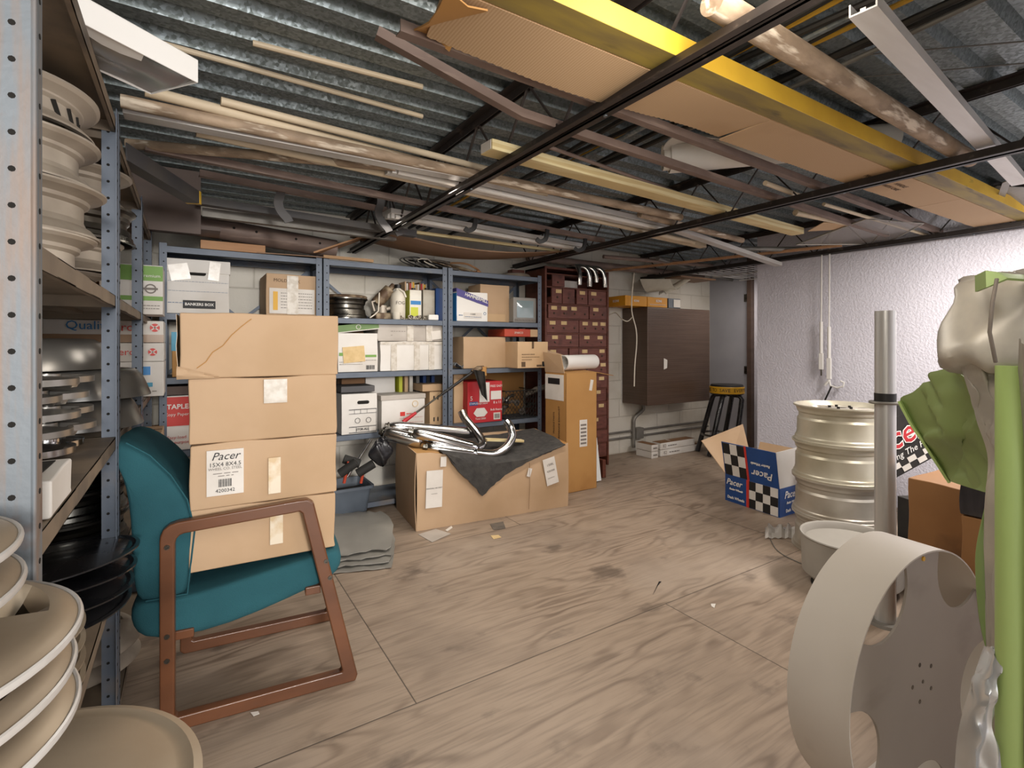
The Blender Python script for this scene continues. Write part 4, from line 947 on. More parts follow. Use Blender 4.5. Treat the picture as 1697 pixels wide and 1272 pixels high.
rows = [[lp(L_*i/20, .004+(D_-.008)*j/8, (topz(L_*i/20)-.004)*(1-j/8)+(.50-.03*math.sin(PI*i/20))*(j/8)) for i in range(21)] for j in range(9)]
bm = B(); gridsurf(bm, rows); ob('top_flap', bm, 'card_orange', lb, solid=.004, ang=.6)
def stick(x0, z0, x1, z1, m='paper', name='label_sticker', y=-.03, r_=0):
    bm = B(); box(bm, ((x0+x1)/2, y, (z0+z1)/2), (x1-x0, .0015, z1-z0), rot(0, r_, 0)); return ob(name, bm, m, lb)
def ltext(x, z, size, s, r_=0, m='ink_black'): text(lb, s, basis((1, 0, 0), (0, 0, 1), (0, -1, 0), (x, -.0315, z)) @ Matrix.Rotation(-r_, 4, 'Z'), size, m)
stick(.055, .145, .165, .385, r_=.03); ltext(.11, .27, .011, 'PERSONAL USE ONLY'); ltext(.11, .235, .007, 'see packing list', m='ink_grey')
stick(.155, .40, .195, .465, r_=.05, y=-.02); stick(.80, .26, .83, .32, y=-.020, r_=.3)
stick(.935, .185, 1.035, .38, r_=-.20, y=-.03); ltext(.98, .33, .024, '1308L', -.2, 'ink_grey'); ltext(.985, .285, .02, '420/308', -.2, 'ink_grey'); ltext(.99, .235, .010, 'FOR EXPORT', -.2, 'ink_grey')
bm = B(); tube(bm, [(.815, -.021, .36), (.818, -.021, .2), (.81, -.019, .03)], .0012, 5); ob('crease', bm, 'card_dark', lb)
# felt mat
def drop(x):
    for (a, b), (c_, d_) in zip([(0, 0), (.19, .0), (.27, .10), (.37, .18), (.45, .255), (.5, .20), (.62, .10), (.78, .03), (.9, .01), (1.2, .0)], [(.19, .0), (.27, .10), (.37, .18), (.45, .255), (.5, .20), (.62, .10), (.78, .03), (.9, .01), (1.2, .0)]):
        if a <= x <= c_: return b+(d_-b)*(x-a)/(c_-a)
    return 0
rows = []
NX = 44
def mx(i, y): return .17+(.96-.2*max(0, .1-y))*i/NX
for j in range(12):
    y = D_*.95*(1-j/11)-.02*(j/11)
    rows.append([lp(mx(i, y)+.012*noise.noise(V((j*.6, i*.2, 0))), max(y, -.004)+.012*noise.noise(V((i*.35, 5, j*.3)))*(j < 11), (topz(mx(i, y)))*(1-max(y, 0)/D_)+(.50-.03*math.sin(PI*mx(i, y)/L_))*(max(y, 0)/D_)+.012+.005*noise.noise(V((i*.22, j*.35, 1)))) for i in range(NX+1)])
for k in range(1, 8):
    rows.append([lp(mx(i, 0)+.010*noise.noise(V((i*.8, k, 7)))*k/7, -.030-.006*noise.noise(V((i*.4, k*.6, 3))), topz(mx(i, 0))+.006-(drop(mx(i, 0))+.008*noise.noise(V((i*1.7, 0, 0))))*k/7) for i in range(NX+1)])
bm = B(); gridsurf(bm, rows); 
for v_ in bm.verts: v_.co = Matrix.Translation(A_) @ Matrix.Rotation(rzz, 4, 'Z') @ v_.co
solo('felt_mat', bm, 'felt', 'ragged grey felt mat draped over the long sagging carton', 'mat', solid=.005, ang=.8)
# exhaust pipes
def exhaust(label, ends, R, nl, header=None, rn=.022, m='chrome'):
    c = thing('exhaust_pipe', label, 'exhaust pipe', (ends[0]+ends[-1])/2, 0, 'chrome exhaust pipes on the felt mat')
    a, b = ends[0], ends[-1]; d_ = (b-a)
    bm = B(); ts = [0, .04, .10, .2, .9, .96, 1.]; tube(bm, [a+d_*t for t in ts], R, 24, scl=[.55, .8, .97, 1, 1, .9, .75]); ob('muffler', bm, m, c, world=True, ang=.5)
    if header:
        bm = B(); pipe(bm, header, rn, .003, 20); ob('header_pipe', bm, m, c, world=True)
    bm = B(); t_ = d_.normalized(); tube(bm, [a-t_*.03, a+t_*.005], R*.5, 16); tube(bm, [a-t_*.012, a-t_*.004], R*.72, 16); ob('collar', bm, 'chrome_dark', c, world=True)
    return c
def spl(pts, n=6):
    out = []; P_ = [pts[0]]+list(pts)+[pts[-1]]
    for i in range(1, len(P_)-2):
        for k in range(n):
            t = k/n; p0, p1, p2, p3 = P_[i-1], P_[i], P_[i+1], P_[i+2]
            out.append(.5*((2*p1)+(p2-p0)*t+(2*p0-5*p1+4*p2-p3)*t*t+(3*p1-p0-3*p2+p3)*t**3))
    out.append(pts[-1]); return out
exhaust('long chrome muffler at the back of the felt mat', [at(645, 706, Y=3.45), at(788, 718, Y=3.33)], .04, 0, spl([at(765, 681, Y=3.40), at(772, 695, Y=3.36), at(790, 716, Y=3.26), at(800, 735, Y=3.17), at(790, 743, Y=3.14)]), .03)
exhaust('chrome muffler slanting across the middle of the felt mat', [at(684, 716, Y=3.27), at(790, 743, Y=3.13)], .044, 0)
exhaust('chrome muffler with an upturned pipe nearest the carton front', [at(708, 741, Y=3.20), at(790, 752, Y=3.10)], .036, 0, spl([at(788, 750, Y=3.10), at(818, 752, Y=3.09), at(838, 742, Y=3.10), at(849, 724, Y=3.14), at(846, 708, Y=3.18), at(840, 699, Y=3.22)]), .03)
exhaust('short bulging chrome pipe at the left end above the carton', [at(636, 716, Y=3.40), at(700, 732, Y=3.26)], .048, 0)
bm = B(); a = at(805, 728, Y=3.22); b_ = at(866, 730, Y=3.2); sweep(bm, [a, b_], rect(.05, .018)); solo('wood_strip', bm, 'lumber', 'pale wood strip lying on the felt mat under the exhaust bend', 'wood', bev=.002)
# long handled tool over the carton
c = thing('long_handled_tool', 'long-handled tool with a red tip leaning against the rear shelves', 'tool', at(668, 699, Y=3.56))
p0, p1 = at(668, 699, Y=3.56), at(792, 610, Y=3.56); d_ = p1-p0
bm = B(); tube(bm, [p0, p0+d_*.16], .016, 12, scl=[1, .7]); ob('red_tip', bm, 'red', c, world=True)
bm = B(); tube(bm, [p0+d_*.15, p0+d_*.62], .007, 10); ob('shaft', bm, 'chrome_dark', c, world=True)
bm = B(); tube(bm, [p0+d_*.50, p0+d_*.93], .011, 12); ob('grip', bm, 'black', c, world=True)
bm = B(); tube(bm, [p0+d_*.92, p1, p1+V((.05, 0, .0))], .02, 12); ob('head', bm, 'greasy_brown', c, world=True); bm = B(); tube(bm, [p1+V((.05, 0, .012)), p1+V((.05, 0, -.06))], .026, 16); ob('knob', bm, 'card_orange', c, world=True)
rows = [[at(785+3*j+k*.6*j/3, 613+k*7.5, Y=3.53-.01*math.sin(j*1.5+k*.5)) for j in range(7)] for k in range(8)]
for k in range(8):
    for j in range(7): rows[k][j] = at(784+(3.2-.25*k)*j+k*2.1-.0*j, 612+k*6.0+j*(.6+k*.15), Y=3.53+.012*math.sin(j*1.6+k*.4))
bm = B(); gridsurf(bm, rows); solo('rag', bm, 'rag_black', 'grimy black rag hanging from the long-handled tool', 'rag', solid=.004)
# black bag at the left end
bm = B(); c0 = at(632, 748, Y=3.36); rows = []
for k in range(9):
    ph = PI*k/8; rows.append([c0+V((math.sin(ph)*.075*math.cos(t)*(1+.3*math.sin(3*t+k)), math.sin(ph)*.05*math.sin(t), .085*math.cos(ph)+.01*math.sin(5*t))) for t in [2*PI*i/20 for i in range(20)]])
gridsurf(bm, rows, closed=True); bmesh.ops.remove_doubles(bm, verts=bm.verts, dist=.0005); soften(bm, .02, 16); solo('plastic_bag', bm, 'bag_black', 'black plastic bag hanging at the left end of the exhaust pipes', 'bag', sub=1)
# grey bin with mallets
bp = at(588, 862, Z=0); 
c = thing('bin', 'grey plastic bin holding black mallets beside the carton stack', 'bin', (bp.x-.05, bp.y+.12, 0))
w0, w1, hh = .13, .165, .235; bm = B(); rows = []
def rr_(w, d, z, n=5): 
    out = []; r = .03
    for cx_, cy_, a0 in ((w-r, d-r, 0), (-w+r, d-r, PI/2), (-w+r, -d+r, PI), (w-r, -d+r, 1.5*PI)): out += [V((cx_+r*math.cos(a0+PI/2*i/n), cy_+r*math.sin(a0+PI/2*i/n), z)) for i in range(n+1)]
    return out
gridsurf(bm, [rr_(.0301, .0301, .004), rr_(w0, .12, .004), rr_(w1-.003, .145, hh-.005), rr_(w1+.012, .157, hh-.005), rr_(w1+.012, .157, hh-.022)], closed=True); ob('tub', bm, 'bin_grey', c, solid=.004, ang=.6)
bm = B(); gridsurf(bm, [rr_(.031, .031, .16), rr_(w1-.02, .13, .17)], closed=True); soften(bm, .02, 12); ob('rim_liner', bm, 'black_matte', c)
bc = V(c.location)
for k, (a, b_, mh) in enumerate(((at(575, 790, Y=3.42), at(615, 728, Y=3.46), 'chrome'), (at(598, 800, Y=3.40), at(604, 772, Y=3.38), 'red_orange'), (at(570, 800, Y=3.38), at(578, 765, Y=3.36), 'red_orange'))):
    t_ = thing('mallet', ('black mallet with a long steel handle in the grey bin', 'black rubber mallet with an orange handle at the right of the grey bin', 'black rubber mallet at the left of the grey bin')[k], 'mallet', a)
    bm = B(); tube(bm, [a, b_], .010, 10); ob('handle', bm, mh, t_, world=True)
    hd = [at(583, 764, Y=3.44), at(606, 776, Y=3.38), at(577, 775, Y=3.36)][k]; bm = B(); ax = V((.05, -.015, (-.02, .03, .035)[k])); tube(bm, [hd-ax, hd+ax], .03, 16); ob('head', bm, 'rubber', t_, world=True, bev=.004)
# folded tarp on the floor
t0 = thing('tarp', 'stiff grey folded tarp on the floor beside the teal chair', 'tarp', at(600, 920, Z=0))
for k in range(4):
    pl4 = [at(520, 868+4*k, Z=.0), at(630, 862+6*k, Z=.0), at(657, 878+14*k, Z=.0), at(648, 925+6*k, Z=.0), at(520, 945+3*k, Z=.0)]
    rows = []
    q = [pl4[0], pl4[1], pl4[2]], [pl4[4], pl4[3], pl4[2].lerp(pl4[3], .6)]
    for j in range(8):
        t = j/7; row_ = []
        for i in range(13):
            s = i/12
            a = pl4[0].lerp(pl4[1], s) if s < 1 else pl4[1]; b_ = pl4[4].lerp(pl4[3], s)
            p = a.lerp(b_, t); p.x += .05*math.sin(PI*t)*(s > .8)*(s-.8)*5
            p.x += .03*noise.noise(V((j*.5, k*3, 1)))*s; p.y += .03*noise.noise(V((i*.5, k*3, 5)))
            p.z = .006+.017*(3-k)+.05*math.sin(PI*t)*(1-s*.6)*(k == 0)+(.012 if k else .022)*abs(noise.noise(V((i*.45, j*.6, k*4))))
            row_.append(p)
        rows.append(row_)
    bm = B(); gridsurf(bm, rows); ob('fold', bm, 'tarp_grey', t0, world=True, solid=.006, ang=.5)
# tall carton
xa, xb, ya, hT = 2.557, 2.882, 3.22, .965
tc_ = thing('tall_carton', 'tall open brown carton standing beside the long carton', 'box', ((xa+xb)/2, ya+.14, 0)); w_ = xb-xa; d_ = .28
bm = B(); 
for lo, hi in (((-w_/2, -d_/2, 0), (w_/2, -d_/2+.005, hT)), ((-w_/2, d_/2-.005, 0), (w_/2, d_/2, hT)), ((-w_/2, -d_/2, 0), (-w_/2+.005, d_/2, hT)), ((w_/2-.005, -d_/2, 0), (w_/2, d_/2, hT)), ((-w_/2, -d_/2, 0), (w_/2, d_/2, .005))): bb(bm, lo, hi)
ob('body', bm, 'card_orange', tc_, bev=.002)
def wflap(pts, name='flap', m='card'):
    bm = B(); vs = [bm.verts.new(p) for p in pts]; bm.faces.new(vs); return ob(name, bm, m, tc_, world=True, solid=.005)
wflap([V((xa, ya+d_, hT)), V((xa, ya+.02, hT)), V((xa-.02, ya+.04, hT+.15)), V((xa-.03, ya+d_-.01, hT+.17))]); 
wflap([V((xa+.005, ya+d_, hT)), V((xb-.02, ya+d_, hT)), V((xb-.06, ya+d_+.05, hT+.13)), V((xa+.005, ya+d_+.06, hT+.2))])
wflap([V((xb, ya, hT)), V((xb, ya+d_, hT)), V((xb+.21, ya+d_+.02, hT-.02)), V((xb+.21, ya+.02, hT-.035))], m='card_orange')
wflap([V((xa, ya, hT)), V((xb, ya, hT)), V((xb-.01, ya+.15, hT+.012)), V((xa+.01, ya+.15, hT+.012))], m='card_orange')
def tdec(face, a0, z0, a1, z1, m, name='label_sticker'):
    bm = B()
    if face == 'L': bb(bm, (-w_/2-.002, d_/2-a1, z0), (-w_/2, d_/2-a0, z1))
    else: bb(bm, (-w_/2+a0, -d_/2-.002, z0), (-w_/2+a1, -d_/2, z1))
    return ob(name, bm, m, tc_)
tdec('L', .0, .74, .25, .95, 'paper', 'shipping_label'); q = tdec('L', .04, .87, .20, .92, 'ink_black', 'print_block'); q.location.x -= .001
text(tc_, 'PERFORMANCE EXHAUST', basis((0, 0, 1), (0, 1, 0), (-1, 0, 0), (-w_/2-.001, -.05, .52)), .03, 'ink_black'); text(tc_, 'FRAGILE PARTS', basis((0, 0, 1), (0, 1, 0), (-1, 0, 0), (-w_/2-.001, .02, .55)), .026, 'ink_black')
tdec('F', .14, .36, .22, .58, 'paper'); bm = B()
for i in range(6): bb(bm, (-w_/2+.15, -d_/2-.0028, .38+.03*i), (-w_/2+.21, -d_/2-.002, .395+.03*i))
ob('barcode', bm, 'ink_grey', tc_)
bm = B(); box(bm, (w_/2-.06, -d_/2-.001, .86), (.03, .002, .09), rot(0, .2, 0)); ob('label_sticker', bm, 'paper', tc_)
bm = B(); a = at(939, 606, Y=3.34); b_ = at(984, 608, Y=3.40); a.z = b_.z = hT+.082; pipe(bm, [a-(b_-a)*.12, b_], .062, .006, 32); solo('paper_roll', bm, 'white', 'white paper roll lying across the tall open carton', 'roll')
# leaning white panel and offcut
bm = B(); a = at(990, 790, Z=0); bb(bm, (0, 0, 0), (.115, .018, .37)); bm.transform(Matrix.Translation((2.93, 3.34, .01)) @ Matrix.Rotation(-.16, 4, 'X')); solo('white_panel', bm, 'tile_white', 'glossy white panel leaning behind the tall carton', 'panel', bev=.002)
bm = B(); bb(bm, (3.13, 3.42, 0), (3.165, 3.60, .16)); soften(bm, .012, 9); solo('wood_offcut', bm, 'cabinet_wood', 'ragged reddish wood offcut beside the white panel', 'wood')
# floor litter
def scrap(pts, label, m='paper', cat='paper', name='paper_scrap'):
    bm = B(); bm.faces.new([bm.verts.new(at(x, y, Z=.002)) for x, y in pts]); solo(name, bm, m, label, cat, solid=.0012)
scrap([(693, 885), (722, 876), (747, 884), (716, 898)], 'printed pinkish paper lying before the long carton', 'card_grey')
scrap([(738, 878), (748, 871), (750, 874), (741, 880)], 'small folded white paper beside the pinkish paper')
scrap([(813, 887), (826, 886), (831, 890), (818, 893)], 'small tan tag lying on the open floor', 'tag_card', 'tag')
scrap([(812, 868), (834, 864), (838, 875), (818, 878)], 'dusty flattened brown packet on the floor before the long carton', 'dust_grey', 'packet')
scrap([(1178, 1000), (1186, 1000), (1184, 1007), (1179, 1004)], 'white torn paper bit in the middle of the floor')
scrap([(415, 1180), (428, 1178), (430, 1182), (420, 1186)], 'crumpled white bit under the armchair')
scrap([(1082, 985), (1092, 963), (1096, 963), (1090, 970)], 'dark brown chip on the open floor', 'black', 'debris')
# ------------------------------------------------------------------ drawer cabinet
CX0, CX1, CY, CH = 2.75, 3.535, 3.77, 1.915
cab = thing('drawer_cabinet', 'tall dark red-brown wooden cabinet of small labelled drawers', 'cabinet', ((CX0+CX1)/2, CY, 0))
bm = B(); t = .02
bb(bm, (CX0, CY, 0), (CX0+t, YB-.003, CH)); bb(bm, (CX1-t, CY, 0), (CX1, YB-.003, CH)); bb(bm, (CX0, YB-.02, 0), (CX1, YB-.003, CH)); bb(bm, (CX0, CY+.01, CH-.02), (CX1, YB-.003, CH))
zs = [1.85, 1.728, 1.573, 1.434, 1.30, 1.167]
while zs[-1] > .15: zs.append(zs[-1]-.134)
for z in zs: bb(bm, (CX0+t, CY+.006, z-.006), (CX1-t, YB-.02, z+.006))
ob('carcass', bm, 'cabinet_wood', cab, world=True, bev=.0015)
def U(u): return CX0+.022+(CX1-CX0-.044)*u
rowsd = [[(.08, .28)], [(.07, .235), (.255, .455), (.475, .66), (.68, 1.)], [(.03, .69), (.695, 1.)], [(0, .515), (.52, 1)], [(0, .515), (.52, 1)], [(0, .34), (.36, .515), (.52, 1)]]+[[(0, .5), (.505, 1)]]*8
cards = [[], [.18, .57, .775], [.12, .28, .44, .8], [.09, .27, .62, .79, .93], [.13, .35, .65, .88], [.10, .62, .92], [.12, .72, .93], [.15, .4, .9], [.2, .85], [.2, .9], [.3, .8], [.2, .7], [.3, .8], []]
pulls = [[.17], [.16, .35, .57, .76, .9], [.12, .28, .45, .62, .77, .92], [.1, .27, .44, .62, .8, .93], [.13, .38, .66, .9], [.2, .68, .92], [.15, .38, .65, .9], [.2, .7], [.2, .7], [.2, .7], [.2, .7], [.2, .7], [.2, .7], []]
for r_ in range(len(zs)-1):
    zt, zb_ = zs[r_]-.008, zs[r_+1]+.008
    for u0, u1 in rowsd[r_]:
        x0, x1 = U(u0)+.002, U(u1)-.002; yo = CY+.004+rng.uniform(-.006, .008); bm = B()
        bb(bm, (x0, yo, zb_), (x1, yo+.016, zt)); bb(bm, (x0+.006, yo+.016, zb_+.004), (x1-.006, yo+.2, zb_+.06))
        d_ = ob('drawer', bm, 'cabinet_drawer', cab, world=True, bev=.0015)
        for u in pulls[r_]:
            if u0 < u < u1:
                bm = B(); M = basis((1, 0, 0), (0, 0, 1), (0, -1, 0), (U(u), yo, (zt+zb_)/2-.015)); lathe(bm, [(0, 0), (.011, 0), (.009, .004), (.006, .012), (0, .014)], 12, M); q = ob('knob', bm, 'board_dark', d_); q.matrix_parent_inverse = Matrix.Translation(-V(cab.location)) @ Matrix.Identity(4); q.matrix_parent_inverse = Matrix.Identity(4)
        for u in cards[r_]:
            if u0 <= u < u1:
                bm = B(); bb(bm, (U(u)-.033, yo-.0015, zt-.045), (U(u)+.033, yo, zt-.012)); q = ob('label_card', bm, 'tag_card', d_)
                b2 = B(); 
                for k in range(3): bb(b2, (U(u)-.024+.018*k, yo-.0022, zt-.033), (U(u)-.012+.018*k, yo-.0015, zt-.026))
# open top compartment filling
bm = B(); bb(bm, (U(.3), CY+.12, 1.736), (U(.62), CY+.13, 1.815)); solo('card_panel', bm, 'paper', 'pale card panel standing in the open top of the drawer cabinet', 'card')
# exhaust bends hooked at the cabinet top
for k, (px_, yb_, dx, lab) in enumerate(((960, 472, 0, 'short straight chrome tube hanging leftmost at the cabinet top'), (977, 475, 1, 'chrome exhaust bend second from the left at the cabinet top'), (988, 462, 1, 'chrome exhaust bend behind its neighbours at the cabinet top'), (1002, 476, 1, 'chrome exhaust bend rightmost at the cabinet top'))):
    Yb = 3.738 if k != 2 else 3.745; x = fx(px_, Yb); zb_ = fz(px_, yb_, Yb); r = .024
    if not dx: pts = spl([V((x, Yb, zb_)), V((x, Yb, 1.86)), V((x, Yb+.02, 1.925)), V((x, Yb+.07, 1.945)), V((x, Yb+.16, 1.946))])
    else: pts = spl([V((x, Yb, zb_)), V((x, Yb, 1.80)), V((x-.008, Yb, 1.87)), V((x-.03, Yb+.012, 1.92)), V((x-.07, Yb+.045, 1.945)), V((x-.12, Yb+.12, 1.946))])
    bm = B(); pipe(bm, pts, r, .003, 20); solo('exhaust_bend', bm, 'chrome', lab, 'exhaust pipe', 'chrome bends at the cabinet top')
# ------------------------------------------------------------------ brown finned unit on the back wall
ux0, uy, uz0, uz1 = 4.04, 3.73, .555, 1.59; ux1 = 5.06
c = thing('condenser_unit', 'dark brown finned condenser unit mounted on the back wall', 'condenser', ((ux0+ux1)/2, uy+.18, uz0))
bm = B(); bb(bm, (ux0, uy, uz0), (ux1, YB-.002, uz1)); ob('housing', bm, 'panel_brown', c, world=True, bev=.006)
for k in range(46):
    if k % 1 == 0:
        z = uz0+.03+(uz1-uz0-.06)*k/45; bm = B() if k == 0 else bm
        bb(bm, (ux0+.02, uy-.003, z), (ux1-.02, uy, z+.004))
ob('fins', bm, 'panel_brown', c, world=True)
bm = B(); 
for k in range(46): z = uz0+.03+(uz1-uz0-.06)*k/45; bb(bm, (ux0-.003, uy+.02, z), (ux0, YB-.02, z+.004))
ob('side_fins', bm, 'panel_brown', c, world=True)
bm = B(); prism(bm, [(0, .0), (.05, .015), (.055, .10), (0, .12)], basis((1, 0, 0), (0, 0, 1), (0, -1, 0), at(1100, 612, Y=uy-.004)), .002); ob('torn_sticker', bm, 'paper', c, world=True)
bm = B(); prism(bm, [(-.02, 0), (.0, 0), (.0, 1.1), (-.02, 1.1)], basis((0, -1, 0), (0, 0, 1), (-1, 0, 0), (ux0-.0, YB-.004, .53)), .012); ob('wall_frame', bm, 'white_metal', c, world=True)
# yellow cartons on it
def yc(x0, x1, label, h=.105):
    c = Carton('carton', label, 'box', x0, x1, uy+.02, uz1+.002, h, .26, 'yellow_box', group='yellow cartons on the condenser', seam=False); return c
xa = fx(1073, uy); c = yc(fx(1036, uy+.02), fx(1072, uy+.02), 'yellow-orange carton at the left end on top of the condenser'); c.txt('F', .5, .5, .03, 'KONI', 'white', bold=.0006); c.txt('L', .5, .5, .035, 'KONI', 'white', bold=.0006)
c = yc(fx(1073, uy+.02), fx(1106, uy+.02), 'yellow-orange carton second from the left on the condenser'); c.txt('F', .55, .62, .035, 'KONI', 'white', bold=.001); c.lines('F', [(.1, .25, .9, .006)], 'card_white')
c = Carton('carton', 'grey carton with a white label beside the yellow cartons', 'box', fx(1108, uy+.02), fx(1128, uy+.02), uy+.02, uz1+.002, .105, .24, 'bin_grey', seam=False); c.dec('F', .4, .1, .95, .9, 'paper')
# rolled insulation above
c = thing('insulation_roll', 'pale sheet curling down from the ceiling above the yellow cartons', 'roll', at(1100, 480, Y=3.9))
rows = [];
for k in range(12):
    t = k/11; rows.append([at(1060+(1068-1060)*0+30*t+10*j, 462+22*math.sin(PI*min(1, t*1.15))-j*2.0*(t), Y=3.85+.1*t-.02*j) for j in range(6)])
bm = B(); gridsurf(bm, rows); ob('sheet', bm, 'insul', c, world=True, solid=.006)
bm = B(); sweep(bm, [at(1098, 488, Y=3.84), at(1118, 478, Y=3.84), at(1142, 462, Y=3.84)], [(.05*math.cos(a), .05*math.sin(a)) for a in [PI*i/10 for i in range(11)]]+[(.044*math.cos(a), .044*math.sin(a)) for a in [PI*i/10 for i in range(10, -1, -1)]]); ob('curl', bm, 'insul', c, world=True)
# white cord
bm = B(); tube(bm, spl([at(1051, 452, Y=3.70), at(1048, 480, Y=3.70), at(1047, 515, Y=3.70), at(1054, 545, Y=3.70), at(1055, 570, Y=3.70), at(1052, 605, Y=3.70), at(1051, 640, Y=3.70)], 5), .006, 8); solo('hanging_cable', bm, 'cord_white', 'white cord hanging down in front of the brown condenser', 'cord')
bm = B(); tube(bm, spl([at(1048, 525, Y=3.72), at(1040, 532, Y=3.75), at(1030, 528, Y=3.8), at(1020, 518, Y=4.0), at(1010, 522, Y=4.07)], 5), .005, 8); solo('hanging_cable', bm, 'cord_white', 'loose white cord looping left of the brown condenser', 'cord')
# conduit and junction box
bm = B(); tube(bm, spl([V((at(1076, 672, Y=3.9).x, 4.02, .57)), V((at(1066, 690, Y=4.05).x, 4.05, .47)), V((at(1052, 706, Y=4.07).x, 4.07, .38)), V((at(1050, 720, Y=4.07).x, 4.07, .28)), V((at(1050, 750, Y=4.07).x, 4.07, .05))], 6), .02, 14); solo('conduit', bm, 'conduit', 'grey bent conduit running down from the condenser', 'conduit')
jx = at(1058, 717, Y=4.06); bm = B(); bb(bm, (jx.x-.055, 4.03, jx.z-.06), (jx.x+.055, YB-.002, jx.z+.06)); solo('junction_box', bm, 'conduit', 'grey square junction box low on the back wall', 'junction box', bev=.004)
for z0, lab in ((at(1040, 715, Y=4.08).z, 'upper thin conduit along the foot of the back wall'), (at(1040, 725, Y=4.08).z, 'lower thin conduit along the foot of the back wall')):
    bm = B(); tube(bm, [(3.6, 4.082, z0), (5.5, 4.082, z0+.01)], .012, 10); solo('conduit', bm, 'conduit', lab, 'conduit')
# long white cartons on the floor
f0 = at(1080, 753, Z=0); f1 = at(1160, 745, Z=0); g0 = at(1047, 752, Z=0); g1 = at(1073, 754, Z=0)
for k in range(2):
    zz = .072*k
    c = Carton('carton', ('lower', 'upper')[k]+' long white carton on the floor under the condenser, right pair', 'box', f0.x, f1.x-.1*k, 3.74, .001+zz, .07, .12, 'card_white', seam=False); c.dec('F', .02, .1, .16, .9, 'paper'); c.txt('F', .1, .5, .05, '82', 'ink_grey'); c.lines('F', [(.2, .5, .45, .01)]); c.dec('T', 0, 0, 1, 1, 'card_dark', 'dusty_top', off=.001)
    c = Carton('carton', ('lower', 'upper')[k]+' short white carton on the floor under the junction box, left pair', 'box', g0.x, g1.x, 3.72, .001+zz, .07, .22, 'card_white', seam=False); c.lines('F', [(.2, .5, .8, .014)]); c.dec('T', 0, 0, 1, 1, 'card_dark', 'dusty_top', off=.001)
# bar stool
sp = V((4.93, 3.42, 0)); c = thing('bar_stool', 'black bar stool with a yellow lettered seat band by the grey door', 'stool', sp, -.5); SZ = .66
bm = B(); lathe(bm, [(0, SZ), (.165, SZ), (.172, SZ+.01), (.172, SZ+.085), (.16, SZ+.105), (0, SZ+.11)], 36); ob('seat', bm, 'black', c)
bm = B(); lathe(bm, [(.1735, SZ+.012), (.1765, SZ+.015), (.1765, SZ+.082), (.1735, SZ+.085)], 48); ob('seat_band', bm, 'yellow', c)
s_ = 'EVERYTHING TO SAVE '
for i, chx in enumerate(s_*2):
    a = -PI/2+2*PI*i/(len(s_)*2)
    if chx != ' ': text(c, chx, basis((-math.sin(a), math.cos(a), 0), (0, 0, 1), (math.cos(a), math.sin(a), 0), (.1768*math.cos(a), .1768*math.sin(a), SZ+.048)), .05, 'black')
for i in range(4):
    a = PI/4+PI/2*i; d_ = V((math.cos(a), math.sin(a), 0)); bm = B(); tube(bm, [d_*.06+V((0, 0, SZ-.005)), d_*.13+V((0, 0, SZ-.012)), d_*.155+V((0, 0, SZ-.05)), d_*.2+V((-.10, .05, .01))], .026, 12); ob('leg', bm, 'black_gloss', c)
bm = B(); lathe(bm, [(.195+.011*math.cos(q), .22+.011*math.sin(q)) for q in [i*PI/4 for i in range(8)]], 36, Matrix.Translation((-.06, .03, 0))); ob('foot_ring', bm, 'chrome_dark', c)
# ------------------------------------------------------------------ hooks on the right wall
for k, (px_, yb_) in enumerate(((1361, 612), (1374, 628))):
    p = at(px_, 520, X=4.335); x, y = p.x, p.y; zb_ = at(px_, yb_, X=x).z; zt = 1.965
    c = thing('hanging_rod', ('white hanging rod left of its pair on the right wall', 'white hanging rod with a hook at its foot on the right wall')[k], 'rod', (x, y, zb_))
    zm = at(px_, 535+8*k, X=x).z; zs_ = at(px_, 585+8*k, X=x).z
    bm = B(); tube(bm, [(x-.0, y+.03, zt+.01), (x, y+.03, zt+.03), (x, y, zt+.045), (x, y-.004, zt), (x, y, zm)], .006, 8); ob('wire', bm, 'hook_white', c, world=True)
    bm = B(); tube(bm, [(x, y, zm+.01), (x, y, zs_)], .013, 14); ob('spring_tube', bm, 'hook_white', c, world=True)
    bm = B(); bb(bm, (x-.011, y-.016, zb_), (x+.011, y+.016, zs_)); ob('clamp', bm, 'hook_white', c, world=True, bev=.003)
    if k:
        bm = B(); tube(bm, [(x, y, zb_), (x, y-.01, zb_-.05), (x, y-.06, zb_-.065), (x, y-.105, zb_-.05), (x, y-.11, zb_-.02), (x, y-.085, zb_-.01)], .008, 8); tube(bm, [(x, y, zb_-.01), (x, y+.03, zb_-.05)], .012, 8); ob('hook', bm, 'hook_white', c, world=True)
        bm = B(); tube(bm, [(x, y-.02, zb_-.05), (x, y+.035, zb_-.18), (x, y+.06, zb_-.185)], .007, 8); ob('black_rod', bm, 'black', c, world=True)
    else:
        bm = B(); tube(bm, [(x, y, zb_+.01), (x, y, zb_-.05)], .006, 8); ob('pin', bm, 'chrome_dark', c, world=True)
